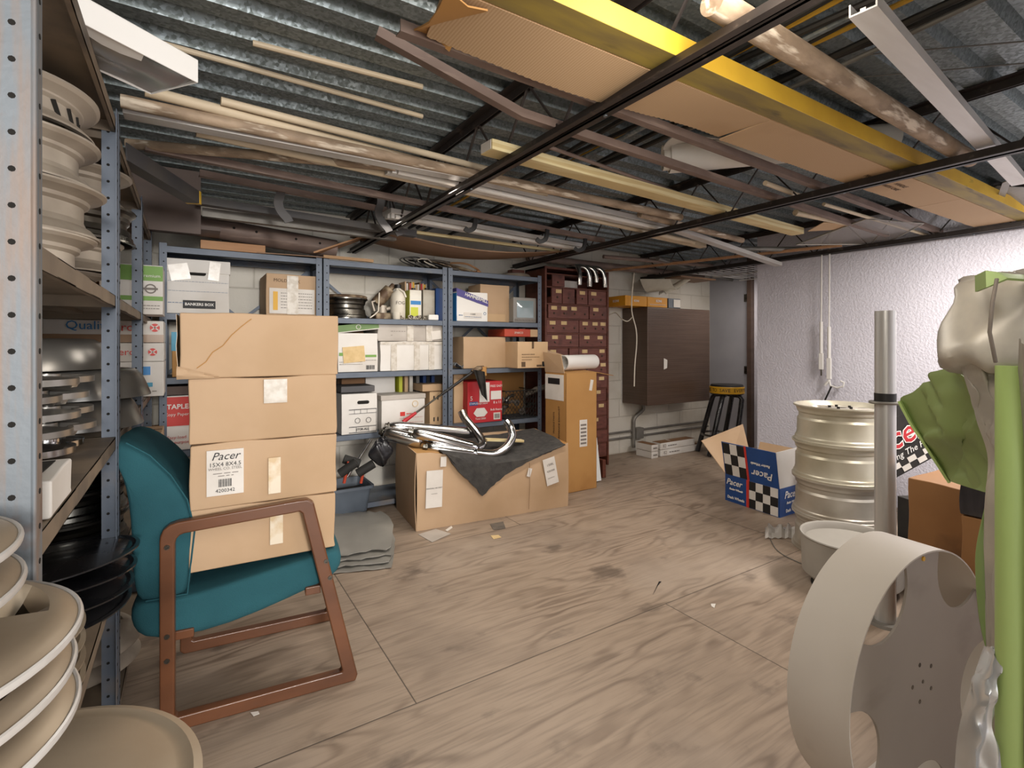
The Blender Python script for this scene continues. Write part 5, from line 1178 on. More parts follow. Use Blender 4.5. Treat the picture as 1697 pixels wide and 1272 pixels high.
# ------------------------------------------------------------------ open racing carton
A_ = V((3.50, 2.44, 0)); Bc = V((3.45, 1.985, 0))
pc = thing('open_carton', 'open blue carton with chequered print lying by the silver wheel stack', 'box', (3.64, 2.2, 0), 0)
def quad(pts, m, name, solid=.005, par=pc):
    bm = B(); bm.faces.new([bm.verts.new(p) for p in pts]); return ob(name, bm, m, par, world=True, solid=solid)
ux = (Bc-A_); uw = V((.36, .0, 0)); hB = .20; Z_ = V((0, 0, 1))
quad([A_, Bc, Bc+Z_*hB, A_+Z_*hB], 'navy', 'side_panel'); quad([Bc, Bc+uw, Bc+uw+Z_*hB, Bc+Z_*hB], 'navy', 'end_panel'); quad([A_, A_+uw, A_+uw+Z_*hB, A_+Z_*hB], 'card', 'end_panel'); quad([A_+uw, Bc+uw, Bc+uw+Z_*hB, A_+uw+Z_*hB], 'card', 'side_panel'); quad([A_+Z_*.004, Bc+Z_*.004, Bc+uw+Z_*.004, A_+uw+Z_*.004], 'card', 'bottom_panel')
fo = V((-.05, .0, .255))   # side flap standing up and slightly out
fA, fB = A_+Z_*hB, Bc+Z_*hB
quad([fA, fB, fB+fo, fA+fo], 'navy', 'flap')
quad([fB, fB+uw, fB+uw+V((.02, -.01, .27)), fB+fo+V((.004, 0, 0))], 'card_white', 'flap'); quad([fA, fA+uw, fA+uw+V((.12, .17, .32)), fA+V((0, .22, .22))], 'card', 'flap')
quad([fA+uw, fB+uw, fB+uw+V((.10, 0, .20)), fA+uw+V((.10, 0, .20))], 'card', 'flap')
def onq(o, e1, e2, nrm, u0, v0, u1, v1, m, name, lift=.0035):
    bm = B(); vs = [o+e1*u+e2*v+nrm*lift for u, v in ((u0, v0), (u1, v0), (u1, v1), (u0, v1))]; bm.faces.new([bm.verts.new(p) for p in vs]); return ob(name, bm, m, pc, world=True, solid=.0008)
nS = V((-1, .0, 0)); nF = V((-.98, 0, -.19))
def checks(o, e1, e2, nrm, u0, v0, u1, v1, nu, nv, name='chequer_print'):
    onq(o, e1, e2, nrm, u0, v0, u1, v1, 'card_white', 'white_ground', .0032)
    bm = B()
    for i in range(nu):
        for j in range(nv):
            if (i+j) % 2 == 0:
                a, b, c_, d_ = u0+(u1-u0)*i/nu, v0+(v1-v0)*j/nv, u0+(u1-u0)*(i+1)/nu, v0+(v1-v0)*(j+1)/nv
                bm.faces.new([bm.verts.new(o+e1*u+e2*v+nrm*.0045) for u, v in ((a, b), (c_, b), (c_, d_), (a, d_))])
    ob(name, bm, 'ink_black', pc, world=True, solid=.0006)
checks(fA, ux, fo, nF, .02, .02, .44, .98, 3, 3); onq(fA, ux, fo, nF, .44, .0, .48, 1, 'red_print', 'red_stripe', .0045)
checks(A_, ux, Z_*hB, nS, .46, .02, .98, .98, 4, 3); onq(A_, ux, Z_*hB, nS, .42, .0, .47, 1, 'red_print', 'red_stripe', .005)
loc = V(pc.location)
def ptext(s, p, ex, ey, size, sh=.3, m='white', flip=False):
    ex = ex.normalized(); n_ = ex.cross(ey).normalized(); ey = n_.cross(ex)
    if flip: ex, ey = -ex, -ey
    text(pc, s, basis(ex, ey, n_, p-loc+n_*.006), size, m, shear=sh, bold=.001)
ptext('Pacer', fA+ux*.74+fo*.28, ux, fo, .075, flip=True); ptext('Racing Wheels', fA+ux*.72+fo*.56, ux, fo, .026, flip=True)
ptext('Pacer', A_+ux*.18+Z_*.15, ux, Z_, .062); ptext('Racing Wheels', A_+ux*.22+Z_*.10, ux, Z_, .02); ptext('Dash Wheels', A_+ux*.22+Z_*.035, ux, Z_, .028, 0)
ptext('Pacer', Bc+uw*.36+Z_*.145, uw, Z_, .07); ptext('Racing Wheels', Bc+uw*.4+Z_*.09, uw, Z_, .022); ptext('Dash Wheels', Bc+uw*.42+Z_*.035, uw, Z_, .03, 0)
# foam in the carton
bm = B(); a = at(1275, 742, Y=2.2); tube(bm, [V((3.7, 2.25, .32)), V((3.72, 2.15, .33)), V((3.78, 2.1, .30))], .04, 10); soften(bm, .02, 14); bb(bm, (3.60, 2.1, .01), (3.78, 2.3, .29)); solo('packing', bm, 'tent_silver', 'crumpled clear packing in the open blue carton', 'packing')
# ------------------------------------------------------------------ silver wheel stack
GP = 'cream-silver rims in the stack before the right wall'
zz = 0; labs = ('silver rim at the bottom of the stack before the right wall', 'silver rim with a pencil mark, second from the bottom of the right stack', 'cream-silver rim second from the top of the right stack', 'cream-silver rim with visible spokes on top of the right stack')
for i in range(4):
    wheel(labs[i], 'wheel', (3.235+rng.uniform(-.006, .006), 1.50+rng.uniform(-.006, .006), zz), .245, .2105, 'wheel_cream' if i > 1 else 'wheel_silver', 'wheel_silver', 'spokes', GP, rz=i*.7, fz_=.93); zz += .2112
# pole
pp = at(1467, 800, Y=.995); px_, py_ = pp.x, .995
c = thing('telescopic_pole', 'tall silver telescopic pole with a black ring standing before the wheel stack', 'pole', (px_, py_, 0))
zr0, zr1, ztp = 1.2-(664-570)/845*2.2, 1.2-(651-570)/845*2.2, 1.2+55/845*2.2
bm = B(); tube(bm, [(0, 0, .012), (0, 0, zr0-.012)], .039, 40); ob('lower_tube', bm, 'alu_pole', c, ang=.5); bm = B(); pipe(bm, [(0, 0, zr1), (0, 0, ztp)], .0385, .003, 40); ob('upper_tube', bm, 'alu_pole', c)
bm = B(); lathe(bm, [(0, zr0), (.040, zr0), (.040, zr1), (0, zr1)], 40); ob('ring', bm, 'black', c); bm = B(); lathe(bm, [(0, zr0-.012), (.058, zr0-.012), (.060, zr0-.006), (.058, zr0-.001), (0, zr0-.001)], 40); ob('flange', bm, 'conduit', c); bm = B(); lathe(bm, [(0, 0), (.075, 0), (.07, .012), (0, .012)], 32); ob('base', bm, 'conduit', c)
# grey tub on a dolly
bk = V((2.775, 1.235, 0)); c = thing('wheeled_tub', 'low grey round tub on casters in front of the silver wheel stack', 'tub', bk)
bm = B(); lathe(bm, [(0, .05), (.205, .05), (.212, .06), (.218, .24), (.224, .245), (.221, .25), (.212, .246), (.205, .235), (.2, .215), (0, .21)], 48); ob('body', bm, 'bucket_grey', c, ang=.5)
for i in range(4):
    a = 2.6+PI/2*i; q = V((.17*math.cos(a), .17*math.sin(a), 0)); w_ = thing('caster', None, None, q); w_.parent = c
    del_ = [w_.pop(k) for k in ('category',) if k in w_.keys()]
    bm = B(); tube(bm, [(-.011, 0, .026), (.011, 0, .026)], .026, 18); ob('wheel', bm, 'rubber', w_); bm = B(); bb(bm, (-.014, -.012, .03), (.014, .012, .052)); ob('fork', bm, 'chrome_dark', w_)
# plastic bag with wire on the floor
bm = B(); rows = []
for j in range(8): rows.append([at(1268+60*i/11, 893-26*math.sin(PI*j/7)*(.5+.5*abs(math.sin(i*1.1)))-3*(i % 2), Y=at(1268+60*i/11, 893, Z=0).y+.11*j/7) for i in range(12)])
for r_ in rows:
    for p in r_: p.z = max(p.z, .003)
gridsurf(bm, rows); solo('plastic_bag', bm, 'plastic_clear', 'crumpled clear plastic bag on the floor before the wheel stack', 'bag', solid=.001, ang=.4)
bm = B(); tube(bm, spl([at(1276, 892, Z=.004), at(1285, 908, Z=.004), at(1300, 920, Z=.004), at(1325, 932, Z=.004), at(1345, 941, Z=.004)], 6), .0025, 6); solo('wire', bm, 'cable_grey', 'thin wire on the floor between the plastic bag and the grey tub', 'wire')
# dark stacked cartons behind the pole
c = Carton('carton', 'black and red racing carton tilted behind the silver pole', 'box', 0, 0, 0, 0, .34, .28, 'black_matte', loc=(3.93, 1.52, .377), w=.56, rz=-YAW, seam=False, ty=-.5)
c.txt('F', .55, .66, .2, 'Pacer', 'red', shear=.3, off=.006, bold=.002); c.txt('F', .55, .66, .2, 'Pacer', 'white', shear=.3, off=.0055, bold=.008); c.txt('F', .64, .34, .055, 'Setting The Pace', 'white', shear=.3); o, u, v, n, W_, H_ = c.fr('F'); bm = B()
for i in range(10):
    for j in range(2):
        if (i+j) % 2: box(bm, o+u*((i+.5)*W_/10)+v*(.03+(j)*.035)+n*.004, (W_/10, .035, .001), basis(u, v, n, (0, 0, 0)).to_3x3())
ob('chequer_print', bm, 'card_white', c.root)
c = Carton('carton', 'dark carton with a white stripe on the floor behind the silver pole', 'box', 0, 0, 0, .0, .44, .26, 'black_matte', loc=(3.04, .96, 0), w=.22, rz=-.5, seam=False); c.dec('F', .1, .05, .9, .6, 'card_white'); c.dec('F', .1, .7, .9, .76, 'red_print'); c.dec('F', .55, .08, .85, .5, 'ink_black', off=.005)
c = Carton('carton', 'dark carton under the tilted racing carton against the right wall', 'box', 0, 0, 0, .0, .40, .36, 'card_dark', loc=(3.44, .80, 0), w=.40, rz=-.3, seam=False)
def amber(loc, w, h, label, rz=-.62, d=.34):
    c = Carton('carton', label, 'box', 0, 0, 0, 0, h, d, 'card_amber', loc=loc, w=w, rz=rz, seam=False, dent=.008, group='stained amber cartons at the right'); return c
amber((2.55, .76, 0), .19, .34, 'stained amber carton on the floor behind the drum wheel', -PI/2); amber((2.55, .76, .343), .19, .33, 'stained amber carton on top of another behind the drum wheel', -PI/2)
amber((2.41, .505, .0), .295, .34, 'amber carton under the lower one beside the green canopy flap', -PI/2); amber((2.41, .505, .343), .295, .27, 'amber carton topped by black film beside the green canopy flap', -PI/2)
c = Carton('wrapped_pack', 'black film-wrapped pack on the amber cartons below the green flap', 'pack', 0, 0, 0, 0, .115, .34, 'plastic_dark', loc=(2.41, .505, .617), w=.30, rz=-PI/2, seam=False, dent=.01)
# ------------------------------------------------------------------ drum display wheel
dc = V((1.588, .529, .336)); R = .335; W_ = .15
nrm = V((.37*CS+(-.93)*SN*1, .0, 0))
# face normal given in camera right/forward terms, turned into the room
nr, nf = .45, -.893; nrm = V((nr*CS+nf*SN, -nr*SN+nf*CS, 0)).normalized(); ex = V((0, 0, 1)).cross(nrm).normalized(); ez = V((0, 0, 1))
dr_ = thing('display_drum', 'big white-grey display wheel drum with cut-outs standing at the lower right', 'drum', (dc.x, dc.y, 0))
M = basis(ex, ez, nrm, dc-V(dr_.location))
bm = B(); lathe(bm, [(R, -W_), (R, 0), (R-.004, 0), (R-.004, -W_)], 96, M); ob('band', bm, 'drum_paint', dr_, ang=.5)
poly = []; bite = .122; cR = R-.004
NB = 5
bm = B(); Rd = R-.004; pts = []
cents = [(cR*math.cos(a), cR*math.sin(a)) for a in [math.radians(18+72*k+DA) for k in range(NB)]] if False else None
DA = 54
cents = [(cR*math.cos(math.radians(DA+72*k)), cR*math.sin(math.radians(DA+72*k))) for k in range(NB)]
outl = []
for i in range(720):
    a = 2*PI*i/720; d_ = V((math.cos(a), math.sin(a), 0)); r = Rd
    for cx_, cy_ in cents:
        cc_ = V((cx_, cy_, 0)); t_ = d_.dot(cc_); pr = (cc_-d_*t_).length
        if t_ > 0 and pr < bite:
            e = t_-math.sqrt(bite**2-pr**2); r = min(r, e)
    outl.append((r*math.cos(a), r*math.sin(a)))
top = [bm.verts.new(M @ V((x, y, -.010))) for x, y in outl]; bot = [bm.verts.new(M @ V((x, y, -.016))) for x, y in outl]; ct = bm.verts.new(M @ V((0, 0, -.010))); cb = bm.verts.new(M @ V((0, 0, -.016)))
for i in range(720):
    j = (i+1) % 720; bm.faces.new((ct, top[i], top[j])); bm.faces.new((cb, bot[j], bot[i])); bm.faces.new((top[i], bot[i], bot[j], top[j]))
ob('disc', bm, 'drum_disc_shaded', dr_, ang=.5)
for k in range(5):
    a = math.radians(180+72*k); bm = B(); lathe(bm, [(0, 0), (.0055, 0), (.0055, .0012), (0, .0012)], 12, M @ Matrix.Translation((.049*math.cos(a), .049*math.sin(a), -.0105))); ob('bolt_hole', bm, 'chrome_dark', dr_)
bm = B(); lathe(bm, [(0, 0), (.005, 0), (.005, .0012), (0, .0012)], 12, M @ Matrix.Translation((0, 0, -.0105))); ob('bolt_hole', bm, 'chrome_dark', dr_)
a = math.radians(90); bm = B(); lathe(bm, [(0, 0), (.006, 0), (.006, .004), (0, .004)], 12, M @ Matrix.Translation((.315*math.cos(a), .315*math.sin(a), -.011))); ob('rivet', bm, 'yellow', dr_)
# ------------------------------------------------------------------ folded canopy at the right edge
def ad(px, py, d):
    a = (px-CXP)/FPX; r = a*d; return V((d*SN+r*CS, d*CS-r*SN, CAMZ+(HZ-py)/FPX*d))
base = ad(1670, 1200, .92); cn = thing('folded_canopy', 'folded green and grey canopy standing upright at the right edge', 'canopy', (base.x, base.y, 0))
lv = [(452, 1648, 1668), (458, 1625, 1700), (470, 1618, 1725), (500, 1608, 1740), (540, 1592, 1750), (570, 1579, 1752), (592, 1577, 1750), (608, 1592, 1740), (614, 1620, 1720)]
bm = B(); rows = []
for k, (py, l, r_) in enumerate(lv):
    dcen = .98; cen = ad((l+r_)/2, py, dcen); hw = (r_-l)/2/FPX*dcen; dpt = .10*(1-.5*(k in (0, 8)))
    er = V((CS, -SN, 0)); ef = V((SN, CS, 0)); rows.append([])
    for i in range(36):
        t = 2*PI*i/36; wv = 1+.07*math.sin(5*t+k*.5)+.05*math.sin(9*t-k*.8)
        rows[-1].append(cen+er*(hw*math.cos(t)*(1+.03*math.sin(k*2+t*3)))+ef*(dpt*math.sin(t)*wv)+V((0, 0, .008*math.sin(4*t+k))))
gridsurf(bm, rows, closed=True); bm.faces.new([v for v in bm.verts][:36]); bm.verts.ensure_lookup_table(); bm.faces.new(bm.verts[-36:])
soften(bm, .02, 16); soften(bm, .012, 37, 3); ob('rolled_cover', bm, 'tent_grey', cn, world=True, sub=1, ang=1.)
bm = B(); sweep(bm, [ad(1618, 470, .94), ad(1636, 462, .89), ad(1660, 457, .88), ad(1690, 460, .88), ad(1730, 462, .9)], rect(.004, .03)); ob('green_binding', bm, 'tent_green', cn, world=True)
bm = B(); tube(bm, [ad(1652, 462, .872), ad(1645, 500, .862), ad(1640, 550, .858), ad(1650, 600, .868)], .003, 6); ob('seam', bm, 'dust_grey', cn, world=True)
def drape(ctrl, name, m, amp=.012, fr=9., n=10, solid=.002, seed=0, dirf=1.):
    """ctrl rows of (px,py,depth); Catmull-Rom in both directions, with cloth folds"""
    R_ = [spl([ad(*q) for q in r], n) for r in ctrl]; cols = list(zip(*R_)); full = [spl(list(c_), n) for c_ in cols]
    g_ = [list(x) for x in zip(*full)]; ef = V((SN, CS, 0))
    for i, r in enumerate(g_):
        for j, p in enumerate(r):
            f = noise.noise(V((i*.09*fr/9+seed, j*.16*fr/9, seed)))+.5*noise.noise(V((i*.22+seed, j*.35, seed+4))); r[j] = p+ef*(f*amp*min(1, j/6))
    bm = B(); gridsurf(bm, g_); return ob(name, bm, m, cn, world=True, solid=solid, ang=1.)
drape([[(1492, 664, 1.40), (1530, 634, 1.30), (1566, 610, 1.2), (1606, 596, 1.08)], [(1511, 700, 1.38), (1548, 682, 1.26), (1588, 660, 1.16), (1632, 650, 1.06)], [(1530, 728, 1.36), (1568, 722, 1.22), (1608, 712, 1.15), (1656, 712, 1.05)], [(1553, 764, 1.34), (1590, 764, 1.24), (1627, 762, 1.14), (1662, 764, 1.04)], [(1574, 796, 1.33), (1602, 806, 1.22), (1636, 816, 1.12), (1664, 822, 1.04)]], 'green_flap', 'tent_green', .05, 13, 9, seed=2)
bm = B(); sweep(bm, spl([ad(1492, 664, 1.395), ad(1511, 700, 1.375), ad(1530, 728, 1.355), ad(1553, 764, 1.335), ad(1574, 796, 1.325)], 5), rect(.03, .006)); ob('flap_hem', bm, 'tent_pole', cn, world=True)
drape([[(1590, 598, .99), (1620, 602, .955), (1662, 606, .94)], [(1606, 650, .985), (1630, 652, .96), (1660, 655, .93)], [(1620, 700, .98), (1638, 702, .96), (1660, 705, .93)], [(1638, 760, .97), (1648, 760, .95), (1660, 760, .93)], [(1632, 850, .97), (1644, 850, .95), (1660, 850, .93)], [(1634, 1000, .96), (1646, 1000, .945), (1660, 1000, .92)], [(1640, 1240, .95), (1648, 1240, .94), (1660, 1240, .92)]], 'grey_side', 'tent_grey', .02, 14, 8, seed=5)
drape([[(1632, 838, .985), (1640, 838, .98), (1652, 838, .975)], [(1618, 905, .985), (1632, 905, .98), (1650, 905, .975)], [(1617, 960, .985), (1632, 960, .98), (1650, 960, .975)], [(1624, 1030, .985), (1636, 1030, .98), (1650, 1030, .975)], [(1636, 1085, .985), (1642, 1085, .98), (1650, 1085, .975)]], 'green_edge', 'tent_green', .006, 9, 6, seed=8)
drape([[(1632, 1070, .935), (1642, 1072, .92), (1656, 1075, .91)], [(1618, 1110, .93), (1636, 1112, .91), (1654, 1115, .90)], [(1602, 1160, .93), (1626, 1162, .90), (1654, 1165, .89)], [(1588, 1215, .93), (1620, 1220, .90), (1654, 1225, .89)], [(1582, 1275, .93), (1620, 1280, .90), (1654, 1285, .89)]], 'silver_skirt', 'tent_silver', .02, 12, 8, seed=3)
pc_ = ad(1676, 600, .90); bm = B(); tube(bm, [(pc_.x, pc_.y, .0), (pc_.x, pc_.y, 1.2-36/845*.9)], .0215, 24); ob('green_pole', bm, 'tent_pole', cn, world=True, ang=.5)
drape([[(1655, 612, .925), (1685, 612, .885), (1740, 612, .88)], [(1656, 700, .925), (1685, 700, .89), (1740, 700, .88)], [(1657, 800, .925), (1685, 800, .90), (1740, 800, .89)], [(1658, 880, .93), (1690, 880, .925), (1740, 880, .92)]], 'green_panel', 'tent_green', .006, 7, 8, seed=9)
drape([[(1690, 560, .86), (1705, 575, .84), (1745, 570, .83)], [(1688, 640, .885), (1710, 650, .85), (1750, 650, .84)], [(1690, 800, .90), (1712, 800, .86), (1750, 800, .85)], [(1690, 1000, .90), (1712, 1000, .86), (1750, 1000, .85)], [(1690, 1280, .90), (1712, 1280, .86), (1750, 1280, .85)]], 'grey_back', 'tent_grey', .015, 12, 8, seed=11)
# ------------------------------------------------------------------ bar joists
ZB, ZT = 1.92, 1.957
def joist(x, label):
    c = thing('bar_joist', label, 'joist', (x, 1.5, ZB)); y0, y1 = -1.0, YB-.004; 
    def tb(l, h): bm = B(); bb(bm, (l[0]-x, l[1]-1.5, l[2]-ZB), (h[0]-x, h[1]-1.5, h[2]-ZB)); return bm
    bm = B()
    for s in (-1, 1):
        for lo, hi in (((x+s*.007, y0, ZB), (x+s*.034, y1, ZB+.004)), ((x+s*.007, y0, ZB), (x+s*.011, y1, ZT))): bb(bm, (min(lo[0], hi[0])-x, lo[1]-1.5, lo[2]-ZB), (max(lo[0], hi[0])-x, hi[1]-1.5, hi[2]-ZB))
    ob('bottom_chord', bm, 'joist_paint', c)
    bm = B()
    for s in (-1, 1):
        for lo, hi in (((x+s*.007, y0, 2.197), (x+s*.045, y1, 2.201)), ((x+s*.007, y0, 2.165), (x+s*.011, y1, 2.2))): bb(bm, (min(lo[0], hi[0])-x, lo[1]-1.5, lo[2]-ZB), (max(lo[0], hi[0])-x, hi[1]-1.5, hi[2]-ZB))
    ob('top_chord', bm, 'joist_paint', c)
    pts = []; y = y0; k = 0
    while y < y1: pts.append(V((0, y-1.5, .018 if k % 2 == 0 else .262))); y += .20; k += 1
    bm = B(); tube(bm, pts, .0065, 8); ob('web_rod', bm, 'joist_paint', c)
    for yy in (.2, 1.2, 2.1, 3.1):
        bm = B(); lathe(bm, [(0, -.003), (.007, -.003), (.007, 0), (0, 0)], 8, Matrix.Translation((.02, yy-1.5, 0))); ob('bolt', bm, 'galv', c)
joist(1.09, 'black steel bar joist crossing left of the ceiling middle'); joist(2.615, 'black steel bar joist crossing right of the ceiling middle'); joist(4.33, 'black steel bar joist running along the top of the right wall')
def T(px, py, z): return at(px, py, Z=z)
def bar(name, label, cat, pts, sec, m, group=None, ends=None, **k):
    bm = B(); sweep(bm, pts, sec); return solo(name, bm, m, label, cat, group, **k)
def ptube(name, label, cat, a, b, r, m, group=None, hollow=False, n=16):
    bm = B()
    if hollow: pipe(bm, [a, b], r, .003, n)
    else: tube(bm, [a, a.lerp(b, .33), a.lerp(b, .67), b], r, n)
    return solo(name, bm, m, label, cat, group)
ang = [(-.015, 0), (.015, 0), (.015, .004), (-.011, .004), (-.011, .03), (-.015, .03)]
GA = 'brown bridging angles under the deck'
bar('bridging_angle', 'brown steel angle kinked down from the deck at upper left of the ceiling', 'steel angle', [T(622, 62, 2.10), T(862, 196, ZT), T(1400, 370, ZT), T(1470, 392, ZT)], ang, 'angle_brown')
bar('bridging_angle', 'straight brown steel angle beside the cardboard strip on the ceiling', 'steel angle', [T(660, 56, ZT+.004), T(1570, 392, ZT+.004)], ang, 'angle_brown')
bar('bridging_angle', 'brown steel angle toward the rear carrying the black brackets', 'steel angle', [T(240, 250, ZT), T(1000, 402, ZT)], ang, 'angle_brown')
bar('bridging_angle', 'thin brown steel angle at the rear left above the strut', 'steel angle', [T(330, 292, ZT+.05), T(640, 352, ZT+.05)], ang, 'angle_brown')
# pipes and strips lying on the chords
GPp = None
ptube('pipe', 'thick dirty beige pipe, uppermost of the long ceiling bundle', 'pipe', T(200, 167, ZT+.024), T(1128, 360, ZT+.024), .022, 'pipe_dirty')
ptube('pipe', 'dirty beige pipe at the left nearly level below the white channel', 'pipe', T(210, 238, ZT+.024), T(655, 276, ZT+.024), .02, 'pipe_dirty')
ptube('pipe', 'cream pipe running along the lower edge of the ceiling bundle', 'pipe', T(325, 219, ZT+.018), T(1150, 401, ZT+.018), .016, 'pipe_cream')
ptube('pipe', 'clean cream pipe above the dirty pipe under the deck', 'pipe', T(240, 150, ZT+.06), T(905, 321, ZT+.06), .018, 'pipe_cream')
ptube('pipe', 'slim cream pipe highest in the left ceiling bundle', 'pipe', T(366, 167, ZT+.08), T(830, 286, ZT+.08), .014, 'pipe_cream')
chan = [(-.03, 0), (.03, 0), (.03, .03), (.026, .03), (.026, .004), (.006, .004), (.006, .010), (-.006, .010), (-.006, .004), (-.026, .004), (-.026, .03), (-.03, .03)]
bar('metal_channel', 'long white metal channel in the left ceiling bundle', 'metal channel', [T(205, 192, ZT), T(800, 304, ZT)], chan, 'white_metal')
bar('metal_channel', 'white metal channel jutting past the corner of the right wall', 'metal channel', [T(1085, 372, ZT+.035), at(1290, 441, X=4.22)], chan, 'white_metal')
# fluorescent fixture
def fixture(label, a, b, w=.12, m='white_metal'):
    c = thing('light_fixture', label, 'light fixture', a.lerp(b, .5)); bm = B()
    sweep(bm, [a, b], [(-w/2, .002), (-w*.18, .002), (-w*.14, -.022), (w*.14, -.022), (w*.18, .002), (w/2, .002), (w/2, .03), (-w/2, .03)]); ob('housing', bm, m, c, world=True)
    d_ = (b-a).normalized(); u_, w_ = frame_of(d_)
    for s in (-1,):
        bm = B(); tube(bm, [a+u_*s*w*.30+V((0, 0, -.012))+d_*.04, b+u_*s*w*.30+V((0, 0, -.012))-d_*.04], .013, 14); ob('lamp_tube', bm, 'vinyl_white', c, world=True)
        for q in (a+d_*.02, b-d_*.02):
            bm = B(); box(bm, q+u_*s*w*.30+V((0, 0, -.010)), (.02, .03, .034)); ob('lamp_holder', bm, 'white_metal', c, world=True)
    return c
fixture('white strip light fixture lying in the middle of the ceiling bundle', T(640, 280, ZT+.024), T(1108, 381, ZT+.024), .11, 'white_metal')
fixture('strip light fixture toward the rear above the sagging board', T(640, 356, ZT+.024), T(960, 412, ZT+.024), .13, 'white_metal')
# new lumber
a, b = T(806, 243, ZT+.022), T(1322, 384, ZT+.022); d_ = (b-a).normalized(); u_, w_ = frame_of(d_)
c = thing('lumber', 'pale new timber with a tag stapled to its end on the ceiling joists', 'timber', a.lerp(b, .5)); bm = B(); sweep(bm, [a, b], rect(.085, .042)); ob('timber', bm, 'lumber', c, world=True, bev=.003)
bm = B(); box(bm, a-d_*.002+V((0, 0, .0)), (.002, .07, .036), basis(d_, u_, w_, (0, 0, 0)).to_3x3()); q = ob('price_tag', bm, 'paper', c, world=True); bm = B(); box(bm, a-d_*.0034+V((0, 0, .008)), (.001, .06, .008), basis(d_, u_, w_, (0, 0, 0)).to_3x3()); ob('tag_print', bm, 'red_orange', q).matrix_parent_inverse = q.matrix_parent_inverse
ptube('pipe', 'brown thin pipe beside the new timber', 'pipe', T(900, 240, ZT+.05), T(1120, 318, ZT+.05), .008, 'angle_brown')
# painted beam and cardboard strip
yb0, yb1 = T(1000, 74, ZT).y, T(1690, 372, ZT).y
bm = B(); bb(bm, (.35, .90, ZT+.001), (4.385, .985, ZT+.062))
for f in bm.faces:
    f.normal_update()
    if f.normal.z < -.5: f.material_index = 1
solo('painted_beam', bm, ['paint_yellow', 'paint_yellow_worn'], 'long yellow-painted timber with a worn underside on the ceiling joists', 'beam', bev=.002)
cs_ = thing('cardboard_strip', 'long flattened cardboard strip lying beside the yellow timber on the ceiling', 'cardboard', (2.4, 1.08, ZT))
for k, (xa_, xb_) in enumerate(((.50, 1.66), (1.663, 2.62), (2.623, 3.40), (3.405, 4.30))):
    far = []; xx = xa_
    while xx < xb_: far.append(xx); xx += .012
    far.append(xb_); bm = B()
    lo = [V((x, .988, ZT+.003)) for x in far]; hi = [V((x, 1.185+.004*(i % 2)+.004*noise.noise(V((x*9, k, 0))), ZT+.003+(.012*math.sin(x*5) if k == 0 else 0))) for i, x in enumerate(far)]
    if k == 0: lo[0].x -= .04; lo[1].x -= .02
    gridsurf(bm, [lo, [a_.lerp(b_, .5) for a_, b_ in zip(lo, hi)], hi]); ob('panel', bm, 'card_corr', cs_, world=True, solid=.005)
for k, (xx, yy, s) in enumerate(((2.35, 1.08, 'MADE'), (2.37, 1.12, 'USA'), (2.62, 1.06, 'HANDLE'), (2.62, 1.10, 'WITH CARE'))):
    text(cs_, s, basis((1, 0, 0), (0, -1, 0), (0, 0, -1), (xx-2.4+.25, yy-1.08, -.001)), .03, 'ink_brown')
bm = B(); rows = [[V((.47+.05*i+.02*noise.noise(V((i, j, 0))), 1.0+.05*j, ZT+.006-.02*math.sin(i*1.3+j))) for j in range(5)] for i in range(3)]; gridsurf(bm, rows); ob('torn_end', bm, 'card_orange', cs_, world=True, solid=.004)
# vinyl roll over the beam
a, b = T(1098, 262, 2.075), T(1484, 226, 2.12)
c = thing('vinyl_roll', 'white vinyl sheet rolled up across the top of the yellow timber', 'roll', a.lerp(b, .5)); bm = B(); pipe(bm, [a, b], .058, .004, 32); ob('roll', bm, 'vinyl_white', c, world=True)
d_ = (b-a).normalized(); u_, w_ = frame_of(d_); sp_ = [((.072+.0*i)*math.cos(q), (.072)*math.sin(q)) for i, q in enumerate([2.6+3.6*i/16 for i in range(17)])]; sec = sp_+[(x*.95, y*.95) for x, y in sp_[::-1]]
bm = B(); sweep(bm, [a+d_*.03, a+d_*.75], sec); ob('loose_wrap', bm, 'vinyl_white', c, world=True)
bm = B(); sweep(bm, [T(1120, 236, 2.09), T(1300, 262, 2.11)], [(.09*math.cos(q), .035*math.sin(q)) for q in [PI*i/12 for i in range(13)]]+[(.086*math.cos(q), .031*math.sin(q)) for q in [PI*i/12 for i in range(12, -1, -1)]]); solo('vinyl_sheet', bm, 'vinyl_white', 'second white vinyl sheet curled above the big roll end', 'sheet')
ptube('pipe', 'wide scuffed beige tube at the upper right of the ceiling', 'pipe', T(1180, 2, ZT+.034), T(1608, 264, ZT+.034), .032, 'pipe_dirty', n=24)
bar('metal_channel', 'shiny aluminium channel at the upper right of the ceiling', 'metal channel', [T(1430, 20, ZT+.006), T(1690, 306, ZT+.006)], [(x*.95, y) for x, y in chan], 'white_metal')
bm = B(); bm.faces.new([bm.verts.new(q) for q in (T(1612, 338, ZT+.05), T(1652, 308, ZT+.08), T(1740, 312, ZT+.08), T(1745, 350, ZT+.03), T(1640, 352, ZT+.02))]); solo('sheet_metal', bm, 'conduit', 'grey sheet metal piece hanging at the right edge of the ceiling', 'sheet metal', solid=.003)
bar('metal_channel', 'bent grey bracket above the sheet metal at the right edge', 'bracket', [T(1690, 292, ZT+.03), T(1668, 302, ZT+.03), T(1658, 330, ZT+.04)], rect(.03, .004), 'conduit')
